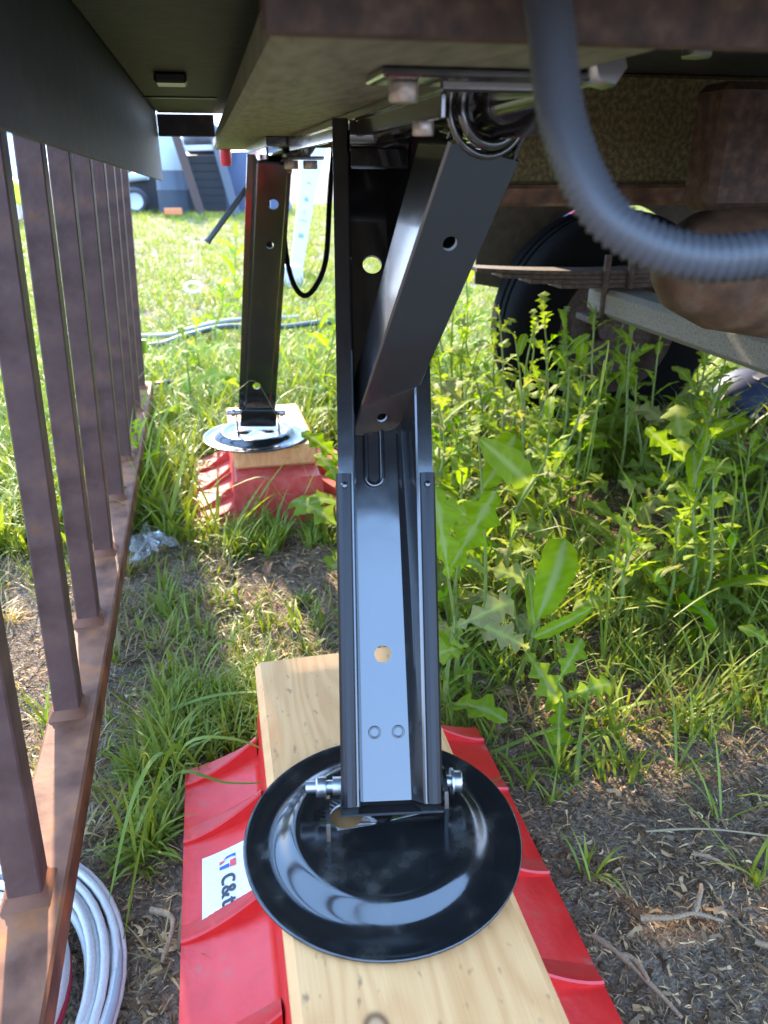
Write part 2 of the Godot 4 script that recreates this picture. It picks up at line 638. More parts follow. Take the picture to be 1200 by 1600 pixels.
func materials() -> void:
	M.black_paint = mat(C(0.010, 0.010, 0.012), 0.22, 0.70)
	M.black_paint.clearcoat_enabled = true
	M.black_paint.clearcoat = 1.0
	M.black_paint.clearcoat_roughness = 0.08
	M.black_paint.roughness_texture = noise_tex(0.012, 3, [[0.0, grey(0.8)], [1.0, grey(1.0)]], 5, FastNoiseLite.TYPE_SIMPLEX_SMOOTH, 256)
	M.black_paint.albedo_texture = noise_tex(0.09, 37, [[0.0, grey(0.75)], [0.72, grey(0.8)], [0.86, grey(1.0)]], 3)
	M.black_paint.albedo_color = C(0.020, 0.018, 0.017)
	M.black_paint.uv1_triplanar = true
	M.black_paint.uv1_scale = Vector3.ONE * 5.0
	var nb := noise_tex(0.02, 23, [], 2, FastNoiseLite.TYPE_SIMPLEX_SMOOTH, 256)
	nb.as_normal_map = true
	nb.bump_strength = 0.35
	M.black_paint.normal_enabled = true
	M.black_paint.normal_texture = nb
	M.black_satin = mat(C(0.012, 0.011, 0.012), 0.34, 0.42)
	M.dusty_black = mottled([[0.0, C(0.008, 0.008, 0.008)], [0.48, C(0.009, 0.009, 0.009)], [0.66, C(0.015, 0.014, 0.012)], [0.85, C(0.042, 0.037, 0.030)]], 0.20, 0.20, 0.010, 33, 0.0, 0.68)
	M.dusty_black.roughness = 0.48
	M.dusty_black.roughness_texture = noise_tex(0.010, 33, [[0.0, grey(0.26)], [0.48, grey(0.30)], [0.85, grey(0.85)]], 7)
	M.black_rubber = mat(C(0.005, 0.0045, 0.004), 0.9, 0.2)
	M.zinc = mat(C(0.50, 0.51, 0.52), 0.38, 0.5, 1.0)
	M.rust_zinc = mottled([[0.0, C(0.30, 0.20, 0.14)], [0.5, C(0.50, 0.42, 0.36)], [1.0, C(0.55, 0.52, 0.48)]], 0.05, 0.45, 0.03, 4)
	M.rust_zinc.metallic = 0.7
	M.red_plastic = mottled([[0.0, C(0.52, 0.015, 0.012)], [0.45, C(0.61, 0.019, 0.015)], [0.72, C(0.64, 0.026, 0.020)], [0.84, C(0.52, 0.055, 0.038)], [1.0, C(0.36, 0.12, 0.075)]], 0.22, 0.38, 0.014, 6, 0.8)
	M.red_faded = mottled([[0.0, C(0.50, 0.045, 0.035)], [0.5, C(0.60, 0.07, 0.055)], [1.0, C(0.58, 0.14, 0.11)]], 0.25, 0.5, 0.02, 8, 0.6)
	M.white_label = mottled([[0.0, C(0.66, 0.66, 0.70)], [0.7, C(0.74, 0.74, 0.78)], [1.0, C(0.55, 0.52, 0.48)]], 0.1, 0.4, 0.03, 9)
	M.print_black = mat(C(0.03, 0.03, 0.035), 0.5)
	M.print_blue = mat(C(0.03, 0.08, 0.42), 0.5)
	M.print_red = mat(C(0.62, 0.06, 0.07), 0.5)
	M.beam_steel = mottled([[0.0, C(0.100, 0.090, 0.062)], [0.35, C(0.170, 0.155, 0.108)], [0.7, C(0.215, 0.198, 0.140)], [1.0, C(0.25, 0.235, 0.175)]], 0.16, 0.62, 0.011, 11, 0.5)
	M.beam_steel.uv1_scale = Vector3(16.0, 6.0, 4.0)
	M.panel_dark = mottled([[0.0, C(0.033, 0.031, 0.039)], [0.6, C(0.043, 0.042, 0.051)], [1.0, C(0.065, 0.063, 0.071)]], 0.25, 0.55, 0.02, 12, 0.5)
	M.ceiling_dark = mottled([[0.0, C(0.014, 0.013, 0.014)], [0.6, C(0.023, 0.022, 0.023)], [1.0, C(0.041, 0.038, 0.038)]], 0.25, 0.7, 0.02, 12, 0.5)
	M.floor_dark = mottled([[0.0, C(0.040, 0.031, 0.020)], [0.6, C(0.062, 0.047, 0.030)], [1.0, C(0.096, 0.072, 0.043)]], 0.3, 0.75, 0.02, 13, 0.5)
	M.board_olive = mottled([[0.0, C(0.053, 0.041, 0.013)], [0.45, C(0.107, 0.084, 0.028)], [0.75, C(0.160, 0.128, 0.046)], [1.0, C(0.256, 0.200, 0.080)]], 0.10, 0.8, 0.03, 14, 1.5)
	M.rust = mottled([[0.0, C(0.036, 0.019, 0.011)], [0.35, C(0.096, 0.047, 0.022)], [0.6, C(0.152, 0.078, 0.038)], [0.8, C(0.208, 0.133, 0.079)], [1.0, C(0.240, 0.195, 0.150)]], 0.22, 0.82, 0.012, 15, 2.0)
	M.rust_dark = mottled([[0.0, C(0.027, 0.014, 0.008)], [0.5, C(0.059, 0.031, 0.017)], [1.0, C(0.117, 0.069, 0.040)]], 0.14, 0.75, 0.02, 16, 1.0)
	M.axle_grey = mottled([[0.0, C(0.058, 0.047, 0.030)], [0.35, C(0.140, 0.114, 0.076)], [0.8, C(0.191, 0.160, 0.111)], [1.0, C(0.089, 0.059, 0.032)]], 0.08, 0.7, 0.03, 17, 1.2)
	M.gate_paint = mottled([[0.0, C(0.044, 0.023, 0.018)], [0.4, C(0.070, 0.038, 0.031)], [0.65, C(0.082, 0.046, 0.038)], [0.85, C(0.098, 0.054, 0.040)], [1.0, C(0.13, 0.060, 0.034)]], 0.22, 0.50, 0.009, 18, 1.0)
	M.gate_rail = mottled([[0.0, C(0.087, 0.034, 0.018)], [0.35, C(0.152, 0.063, 0.034)], [0.6, C(0.210, 0.089, 0.046)], [0.78, C(0.290, 0.100, 0.034)], [1.0, C(0.392, 0.126, 0.036)]], 0.26, 0.58, 0.008, 19, 1.0)
	M.gate_rail.metallic_specular = 0.25
	M.gate_paint.metallic_specular = 0.35
	M.hose_grey = mat(C(0.068, 0.068, 0.073), 0.42, 0.5)
	M.cable_grey = mottled([[0.0, C(0.50, 0.48, 0.45)], [0.6, C(0.60, 0.58, 0.55)], [1.0, C(0.40, 0.37, 0.33)]], 0.08, 0.42, 0.03, 20)
	M.cable_dark = mat(C(0.30, 0.30, 0.31), 0.45)
	M.cable_red = mat(C(0.45, 0.02, 0.04), 0.45)
	M.plastic_film = mat(Color(0.94, 0.95, 0.97, 0.10), 0.16, 0.6)
	M.plastic_film.transparency = BaseMaterial3D.TRANSPARENCY_ALPHA
	M.wood_a = mat(Color.WHITE, 0.62, 0.4)
	M.wood_a.albedo_texture = wood_image(3)
	M.wood_a.uv1_triplanar = true
	M.wood_a.uv1_triplanar_sharpness = 6.0
	M.wood_a.uv1_scale = Vector3(1.0 / 0.142, 1.0 / 0.142, 1.0 / 0.46)
	M.wood_a.uv1_offset = Vector3(0.5, 0.5, 0.0)
	var wn := noise_tex(0.03, 29, [], 4)
	wn.as_normal_map = true
	wn.bump_strength = 1.0
	M.wood_a.normal_enabled = true
	M.wood_a.normal_scale = 0.35
	M.wood_a.normal_texture = wn
	M.leaf = foliage(1.0, 0.56)
	M.leaf.metallic_specular = 0.2
	M.leaf.normal_enabled = true
	M.leaf.normal_texture = wn
	M.leaf.normal_scale = 0.7
	M.leaf.uv1_triplanar = true
	M.leaf.uv1_scale = Vector3.ONE * 2.2
	M.grass = foliage(0.85, 0.5)
	M.stem = mat(C(0.17, 0.22, 0.045), 0.55)
	M.straw = mat(C(0.27, 0.20, 0.11), 0.8)
	M.bark = mottled([[0.0, C(0.121, 0.074, 0.040)], [0.5, C(0.270, 0.173, 0.097)], [1.0, C(0.459, 0.304, 0.173)]], 0.03, 0.9, 0.03, 21, 2.0)
	M.dry_leaf = mottled([[0.0, C(0.095, 0.047, 0.022)], [0.5, C(0.216, 0.105, 0.047)], [1.0, C(0.378, 0.210, 0.101)]], 0.05, 0.8, 0.02, 22, 1.0)
	M.dry_leaf.cull_mode = BaseMaterial3D.CULL_DISABLED

# ------------------------------------------------------------------ ground
func build_ground() -> void:
	var xs := []
	var zs := []
	var v := -1.0
	while v <= 1.6:
		xs.append(v)
		v += 0.022
	v = -2.2
	while v <= 0.3:
		zs.append(v)
		v += 0.022
	for e in [3.0, 5.0, 8.0, 14.0, 30.0, 80.0, 160.0]:
		xs.append(e)
		xs.push_front(-e)
		zs.push_front(-e)
		zs.append(e)
	var st := start()
	for i in xs.size() - 1:
		for k in zs.size() - 1:
			for q in [[0, 0], [1, 0], [1, 1], [0, 0], [1, 1], [0, 1]]:
				var x: float = xs[i + q[0]]
				var z: float = zs[k + q[1]]
				st.set_smooth_group(1)
				st.add_vertex(Vector3(x, gy(x, z) if absf(x) < 20.0 and absf(z) < 20.0 else 0.0, z))
	st.index()
	st.generate_normals()
	var m := mottled([[0.0, C(0.075, 0.050, 0.031)], [0.4, C(0.140, 0.096, 0.061)], [0.7, C(0.215, 0.151, 0.097)], [1.0, C(0.36, 0.265, 0.178)]], 0.42, 0.95, 0.09, 41, 5.0)
	struct("ground", st.commit(), m)

# ------------------------------------------------------------------ trailer
func build_trailer() -> void:
	var t := thing("camper_trailer", "underside of a camper trailer with steel beam, dark skirt panel and axle", "trailer", Vector3(0.028, 0, -0.9))
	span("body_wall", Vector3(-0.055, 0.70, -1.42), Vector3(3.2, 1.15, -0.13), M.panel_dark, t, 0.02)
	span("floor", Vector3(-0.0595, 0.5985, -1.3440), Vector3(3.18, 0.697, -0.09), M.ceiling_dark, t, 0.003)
	# the beam along the rear of the trailer
	span("frame_beam", Vector3(0.0255, 0.5555, -1.66), Vector3(0.150, 0.5762, -0.255), M.beam_steel, t, 0.004)
	# skirt panel hanging at the rear, its lower edge sloping a little
	var st := start()
	var A := [Vector3(-0.060, 0.5375, -0.09), Vector3(-0.060, 0.505, -1.352), Vector3(-0.060, 0.74, -1.352), Vector3(-0.060, 0.74, -0.09)]
	var B := []
	for p in A:
		B.append(p + Vector3(-0.004, 0, 0))
	quad(st, A[0], A[1], A[2], A[3], Vector3.RIGHT)
	quad(st, B[0], B[1], B[2], B[3], Vector3.LEFT)
	quad(st, A[0], A[1], B[1], B[0], Vector3.DOWN)
	quad(st, A[1], A[2], B[2], B[1], Vector3.FORWARD)
	quad(st, A[0], A[3], B[3], B[0], Vector3.BACK)
	quad(st, A[2], A[3], B[3], B[2], Vector3.UP)
	obj("skirt_panel", st.commit(), M.panel_dark, t, Transform3D(Basis(), -t.position))
	span("skirt_flange", Vector3(-0.0595, 0.567, -1.352), Vector3(0.0252, 0.5980, -1.345), M.panel_dark, t, 0.001)
	span("ceiling_bracket", Vector3(-0.034, 0.5900, -0.83), Vector3(-0.006, 0.5984, -0.79), M.black_satin, t, 0.002)
	span("ceiling_seam", Vector3(-0.0590, 0.5968, -1.05), Vector3(0.0250, 0.5984, -1.042), M.black_satin, t, 0.0004)
	# side rail nearest to the viewer
	span("side_rail", Vector3(0.030, 0.5765, -0.395), Vector3(3.1, 0.5970, -0.105), M.rust_dark, t, 0.004)
	span("side_rail", Vector3(0.152, 0.5535, -1.412), Vector3(3.1, 0.5975, -1.35), M.rust_dark, t, 0.004)
	span("rail_face", Vector3(0.020, 0.5545, -0.2545), Vector3(3.1, 0.5970, -0.2495), M.rust_dark, t, 0.001)
	# cross member with a rusty lower lip
	span("cross_member", Vector3(0.262, 0.5085, -0.735), Vector3(3.0, 0.5975, -0.71), M.board_olive, t, 0.003)
	span("cross_member_lip", Vector3(0.255, 0.490, -0.736), Vector3(3.0, 0.508, -0.700), M.rust, t, 0.003)
	span("cross_member", Vector3(1.35, 0.50, -1.3), Vector3(1.40, 0.5975, -0.31), M.board_olive, t, 0.003)
	# rusty shackle box close on the right
	var drum := start()
	var dp := []
	for k in 9:
		dp.append(Vector3(0.40 + k * 0.03, 0.455 - pow(k / 8.0, 1.3) * 0.055, -0.600 - 0.002 * k))
	tube_into(drum, [Vector3(0.366, 0.458, -0.597), Vector3(0.372, 0.456, -0.597), Vector3(0.386, 0.451, -0.597), Vector3(0.42, 0.444, -0.600), Vector3(0.52, 0.434, -0.606), Vector3(0.66, 0.428, -0.612)], [0.016, 0.028, 0.040, 0.050, 0.058, 0.060], 28)
	obj("spring_hanger", drum.commit(), M.rust, t, Transform3D(Basis(), -t.position))
	span("hanger_bracket", Vector3(0.392, 0.490, -0.632), Vector3(0.47, 0.582, -0.588), M.rust_dark, t, 0.006)
	# axle across the trailer, rising to the near side
	span("axle", Vector3(0.655, 0.288, -1.31), Vector3(0.725, 0.3345, -0.16), M.axle_grey, t, 0.008)
	# leaf spring along the trailer at the far side
	var lv := [[0.425, 0.95, 0.0], [0.470, 0.92, 0.0075], [0.520, 0.88, 0.015], [0.575, 0.84, 0.0225]]
	for k in 4:
		var a: float = lv[k][0]
		var b: float = lv[k][1]
		var pts := []
		for i in 13:
			var x := lerpf(a, b, i / 12.0)
			pts.append(Vector2(x, 0.3745 - lv[k][2] - 0.010 * (1.0 - pow((x - 0.69) / 0.265, 2.0))))
		var q := PackedVector2Array()
		var leaf_st := start()
		for i in 12:
			for s in [[0.0, Vector3.UP], [-0.0065, Vector3.DOWN]]:
				quad(leaf_st, Vector3(pts[i].x, pts[i].y + s[0], -1.245), Vector3(pts[i + 1].x, pts[i + 1].y + s[0], -1.245), Vector3(pts[i + 1].x, pts[i + 1].y + s[0], -1.300), Vector3(pts[i].x, pts[i].y + s[0], -1.300), s[1])
			for s in [[-1.245, Vector3.BACK], [-1.300, Vector3.FORWARD]]:
				quad(leaf_st, Vector3(pts[i].x, pts[i].y, s[0]), Vector3(pts[i + 1].x, pts[i + 1].y, s[0]), Vector3(pts[i + 1].x, pts[i + 1].y - 0.0065, s[0]), Vector3(pts[i].x, pts[i].y - 0.0065, s[0]), s[1])
		for e in [0, 12]:
			quad(leaf_st, Vector3(pts[e].x, pts[e].y, -1.245), Vector3(pts[e].x, pts[e].y, -1.300), Vector3(pts[e].x, pts[e].y - 0.0065, -1.300), Vector3(pts[e].x, pts[e].y - 0.0065, -1.245), Vector3.LEFT if e == 0 else Vector3.RIGHT)
		obj("spring_leaf", leaf_st.commit(), M.rust_dark, t, Transform3D(Basis(), -t.position))
	for x in [0.655, 0.70]:
		obj("u_bolt", rod(Vector3(x, 0.28, -1.243), Vector3(x, 0.39, -1.243), 0.006), M.rust_dark, t, Transform3D(Basis(), -t.position))
	span("spring_plate", Vector3(0.635, 0.276, -1.305), Vector3(0.745, 0.2870, -1.235), M.rust_dark, t, 0.002)
	# wheel at the far side
	var wheel := Node3D.new()
	wheel.name = "wheel"
	t.add_child(wheel, true)
	wheel.transform = Transform3D(Basis(Vector3(1, 0, 0), PI / 2), Vector3(0.80, 0.222, -1.515) - t.position)
	var tp := []
	for p in [[0.128, -0.072], [0.15, -0.078], [0.195, -0.080], [0.217, -0.070], [0.2275, -0.055], [0.2275, -0.02], [0.222, -0.018], [0.222, -0.010], [0.2275, -0.008], [0.2275, 0.008], [0.222, 0.010], [0.222, 0.018], [0.2275, 0.02], [0.2275, 0.055], [0.217, 0.070], [0.195, 0.080], [0.15, 0.078], [0.128, 0.072]]:
		tp.append(Vector2(p[0], p[1]))
	obj("tyre", lathe(tp, 56), M.black_rubber, wheel)
	obj("rim", lathe([Vector2(0, 0.02), Vector2(0.06, 0.02), Vector2(0.085, 0.035), Vector2(0.105, 0.03), Vector2(0.115, 0.06), Vector2(0.130, 0.071), Vector2(0.130, 0.0), Vector2(0.115, -0.02), Vector2(0, -0.02)], 48), M.rust_dark, wheel)
	obj("brake_drum", lathe([Vector2(0, 0.045), Vector2(0.03, 0.045), Vector2(0.03, 0.022), Vector2(0.0, 0.022)], 24), M.rust_dark, wheel)
	# far skirt panel, cut out in an arc over the wheel
	var arch := PackedVector2Array([Vector2(0.47, 0.27), Vector2(0.47, -0.585), Vector2(1.60, -0.585), Vector2(1.60, -0.27), Vector2(1.052, -0.27)])
	arch = PackedVector2Array([Vector2(0.545, -0.30), Vector2(0.545, -0.598), Vector2(1.60, -0.598), Vector2(1.60, -0.30)])
	for i in 25:
		var w := lerpf(0.25, PI - 0.25, i / 24.0)
		arch.append(Vector3(0.842 + cos(w) * 0.226, -(0.2280 + sin(w) * 0.233), 0).x * Vector2(1, 0) + Vector2(0, -(0.2280 + sin(w) * 0.233)))
	span("fender_top", Vector3(0.545, 0.5990, -1.612), Vector3(1.60, 0.6100, -1.4165), M.floor_dark, t, 0.002)
	obj("wheel_skirt", extrude(arch, -1.612, -1.606), M.floor_dark, t, Transform3D(Basis(Vector3(1, 0, 0), Vector3(0, 0, 1), Vector3(0, -1, 0)), -t.position))
	# fasteners and a clearance light under the beam's far end
	for p in [Vector3(0.243, 0.5845, -0.395)]:
		obj("bolt", bolt_mesh(0.008, 0.014), M.zinc, t, Transform3D(Basis(Vector3(1, 0, 0), PI), p - t.position))
	obj("clearance_light", lathe([Vector2(0, 0), Vector2(0.008, 0.0), Vector2(0.0105, 0.008), Vector2(0.0105, 0.028), Vector2(0, 0.028)], 20), mat(C(0.6, 0.03, 0.04), 0.25), t, Transform3D(Basis(), Vector3(0.046, 0.527, -1.60) - t.position))

# ------------------------------------------------------------------ near jack
func build_near_jack() -> void:
	var pad_at := Vector3(0.0765, 0.1302, -0.357)
	var t := thing("stabilizer_jack", "black steel stabilizer jack in front, standing on a round foot pad over a wooden board", "jack", pad_at)
	var o := -pad_at
	var F := Vector3(0.0812, 0.163, -0.350)
	var P := Vector3(0.1145, 0.540, -0.545)
	var a := (P - F).normalized()
	var s := Vector3(0.061, 0, 0.008)
	var n := s.cross(a).normalized()
	s = a.cross(n).normalized()
	var lf := Transform3D(Basis(s, a, n), F + o)
	var L := P.distance_to(F) + 0.012
	var leg := channel_leg(L, [[0.0905, 0.0055, -0.003], [0.352, 0.0065, -0.004]], true)
	t.add_child(leg, true)
	leg.transform = lf
	var web_tilt := atan2(web_z(L, L) - web_z(0.0, L), L)
	# pressed slot and spot-weld dimples on the web
	var ring := []
	for k in 13:
		ring.append(Vector3(0.0052 * cos(PI + PI * k / 12.0), 0.0052 * sin(PI + PI * k / 12.0), 0))
	var slot := [Vector3(-0.0052, 0.072, 0)]
	slot.append_array(ring)
	slot.append(Vector3(0.0052, 0.072, 0))
	obj("pressed_slot", tube(slot, 0.0021, 10), M.black_paint, leg, Transform3D(Basis(Vector3(1, 0, 0), web_tilt), Vector3(-0.006, 0.205, web_z(0.205, L) + 0.0010)))
	for x in [-0.0095, 0.0055]:
		obj("weld_dimple", torus(0.0034, 0.0007), M.black_paint, leg, Transform3D(Basis(Vector3(1, 0, 0), PI / 2 + web_tilt), Vector3(x, 0.042, web_z(0.042, L) + 0.0006)))
	# flange stiffeners that start at the knee
	for x in [-1.0, 1.0]:
		obj("flange_lip", sheet([Vector2(-0.0048, -0.0030), Vector2(-0.0034, -0.0004), Vector2(-0.0012, 0.0007), Vector2(0.0012, 0.0007), Vector2(0.0034, -0.0004), Vector2(0.0048, -0.0030)], 0.0012, 0.0, 0.205), M.black_satin, leg, Transform3D(Basis(), Vector3(x * 0.0262, 0.0005, 0.0014)))
	for x in [-1.0, 1.0]:
		obj("rivet", lathe([Vector2(0, 0.0016), Vector2(0.0016, 0.0013), Vector2(0.0023, 0.0)], 12), M.black_paint, leg, Transform3D(Basis(Vector3(1, 0, 0), PI / 2), Vector3(x * 0.0262, 0.198, 0.0026)))
	# pad with ears punched up from it, windows left behind
	var c2 := Vector3(0, 0, 0)
	make_pad(t, c2, [[-0.0215, -0.0110, 0.0105], [0.0310, -0.0135, 0.0100]])
	for x in [-1.0, 1.0]:
		var ear := CSGPolygon3D.new()
		ear.name = "pad_ear"
		ear.polygon = PackedVector2Array([Vector2(-0.016, 0.0), Vector2(0.013, 0.0), Vector2(0.0135, 0.020), Vector2(0.011, 0.0285), Vector2(0.004, 0.0325), Vector2(-0.004, 0.0325), Vector2(-0.011, 0.028), Vector2(-0.0150, 0.018)])
		ear.depth = 0.0024
		ear.material = M.dusty_black
		t.add_child(ear, true)
		ear.transform = Transform3D(Basis(Vector3.UP, PI / 2 - 0.13), Vector3(0.0045 + x * 0.0375 - 0.0012, 0.0115, 0.004 - x * 0.005))
	# foot plate closing the leg's lower end
	obj("end_plate", box(Vector3(0.064, 0.0018, 0.020), 0.0006), M.black_paint, t, Transform3D(Basis(s, Vector3.UP.slerp(a, 0.35).normalized(), s.cross(Vector3.UP.slerp(a, 0.35).normalized())), F + o - a * 0.0025 + n * -0.010))
	# pivot bolt across the foot, head at the right, nut and shank end at the left
	var bc := F + o + a * 0.0075 - n * 0.0200
	obj("pivot_bolt", rod(bc - s * 0.0535, bc + s * 0.0425, 0.0038), M.zinc, t)
	obj("bolt_nut", hexnut(0.0068, 0.0065), M.zinc, t, Transform3D(along(-s), bc - s * 0.0405))
	obj("bolt_head", hexnut(0.0070, 0.0055), M.zinc, t, Transform3D(along(s), bc + s * 0.0410))
	obj("washer", lathe([Vector2(0, 0), Vector2(0.0082, 0), Vector2(0.0082, 0.0014), Vector2(0, 0.0014)], 24), M.zinc, t, Transform3D(along(s), bc + s * 0.0396))
	obj("spacer", rod(bc - s * 0.0365, bc - s * 0.0310, 0.0056), M.zinc, t)
	# strut from the knee up to the nut on the screw
	var Bp := Vector3(0.1010, 0.381, -0.4640) - n * 0.010
	var Tp := Vector3(0.1440, 0.5290, -0.4190)
	var sa := (Tp - Bp).normalized()
	var view := (Vector3(0, 0.52, 0) - (Bp + Tp) * 0.5).normalized()
	var sn := (view - sa * view.dot(sa)).normalized()
	sn = sn.rotated(sa, deg_to_rad(27.0))
	var ss := sa.cross(sn).normalized()
	var strut := CSGMesh3D.new()
	strut.name = "strut"
	strut.mesh = sheet([Vector2(-0.0162, -0.026), Vector2(-0.0162, 0.0), Vector2(0.0162, 0.0), Vector2(0.0162, -0.026)], 0.0022, -0.020, Bp.distance_to(Tp))
	var sv: PackedVector3Array = strut.mesh.surface_get_arrays(0)[Mesh.ARRAY_VERTEX]
	var ws := start()
	for i in range(0, sv.size(), 3):
		var p := []
		for k in 3:
			var u := clampf(sv[i + k].y / Bp.distance_to(Tp), 0.0, 1.0)
			p.append(Vector3(sv[i + k].x * lerpf(0.95, 1.24, u), sv[i + k].y, sv[i + k].z * lerpf(0.8, 1.45, u)))
		var nn: Vector3 = (p[2] - p[0]).cross(p[1] - p[0])
		tri(ws, p[0], p[1], p[2], nn.normalized() if nn.length() > 0.0 else Vector3.UP)
	strut.mesh = ws.commit()
	strut.material = M.black_paint
	t.add_child(strut, true)
	strut.transform = Transform3D(Basis(ss, sa, sn), Bp + o)
	for h in [[0.117, 0.0042], [-0.004, 0.0034]]:
		var cut := CSGCylinder3D.new()
		cut.name = "hole_cut"
		cut.radius = h[1]
		cut.height = 0.012
		cut.sides = 24
		cut.operation = CSGShape3D.OPERATION_SUBTRACTION
		cut.transform = Transform3D(Basis(Vector3(1, 0, 0), PI / 2), Vector3(0, h[0], 0))
		strut.add_child(cut, true)
	obj("strut_stiffener", box(Vector3(0.030, 0.080, 0.002), 0.0006), M.black_satin, strut, Transform3D(Basis(), Vector3(0, 0.108, -0.0220)))
	# ears of the strut that hold the nut
	var SL := Bp.distance_to(Tp)
	for x in [-1.0, 1.0]:
		obj("strut_ear", box(Vector3(0.0024, 0.040, 0.024), 0.001), M.black_paint, strut, Transform3D(Basis(), Vector3(x * 0.0200, SL + 0.0195, -0.0150)))
	obj("strut_pin", rod(Bp + o - s * 0.0215 - sn * 0.012, Bp + o + s * 0.0215 - sn * 0.012, 0.0045), M.black_paint, t)
	# nut, its collar and the screw
	var Rf := Vector3(0.1085, 0.5385, -0.585)
	var Rn := Vector3(0.1585, 0.5575, -0.330)
	var rd := (Rn - Rf).normalized()
	var Nc := Vector3(0.1415, 0.5475, -0.4205)
	obj("screw_rod", rod(Rf + o, Rn + o, 0.0062, 16), M.black_paint, t)
	obj("screw_sleeve", rod(Nc + rd * 0.004 + o, Nc + rd * 0.062 + o, 0.0098, 20), M.black_paint, t)
	obj("trunnion_nut", rod(Nc - ss * 0.0185 + o - rd * 0.004, Nc + ss * 0.0185 + o - rd * 0.004, 0.0135, 24), M.black_paint, t)
	obj("nut_collar", torus(0.0165, 0.0030), M.black_paint, t, Transform3D(along(rd), Nc + o + rd * 0.0105))
	obj("nut_collar", torus(0.0215, 0.0020), M.black_paint, t, Transform3D(along(rd), Nc + o + rd * 0.0070))
	obj("screw_head", hexnut(0.0088, 0.010), M.zinc, t, Transform3D(along(rd), Vector3(0.1560, 0.5575, -0.3250) + o))
	# pivot at the far end
	obj("pivot_sleeve", rod(P + o - s * 0.019, P + o + s * 0.019, 0.0095, 20), M.black_paint, t)
	obj("pivot_sleeve", rod(Rf + o - rd * 0.002, Rf + o + rd * 0.075, 0.0092, 20), M.black_paint, t)
	obj("pivot_plate", box(Vector3(0.037, 0.013, 0.003), 0.001), M.black_paint, t, Transform3D(Basis(s, a, n), P + o - a * 0.016 + n * 0.002))
	# mounting track bolted under the beam
	var tr := Vector3.ZERO
	span("track", Vector3(0.0985, 0.5495, -0.955), Vector3(0.1490, 0.5555, -0.345), M.black_paint, t, 0.001)
	span("track_flange", Vector3(0.0985, 0.5395, -0.955), Vector3(0.1012, 0.5490, -0.345), M.track_edge if M.has("track_edge") else M.black_paint, t, 0.0006)
	span("track_flange", Vector3(0.1463, 0.5340, -0.955), Vector3(0.1490, 0.5490, -0.345), M.black_paint, t, 0.0006)
	span("mounting_plate", Vector3(0.0685, 0.5518, -0.352), Vector3(0.152, 0.5552, -0.318), M.black_paint, t, 0.001)
	obj("mounting_bolt", hexnut(0.0062, 0.0072), M.rust_zinc, t, Transform3D(Basis(Vector3(1, 0, 0), PI), Vector3(0.0805, 0.5516, -0.335) + o))
	obj("mounting_bolt", hexnut(0.0050, 0.0060), M.rust_zinc, t, Transform3D(Basis(Vector3(1, 0, 0), PI), Vector3(0.0985, 0.5400, -0.372) + o))

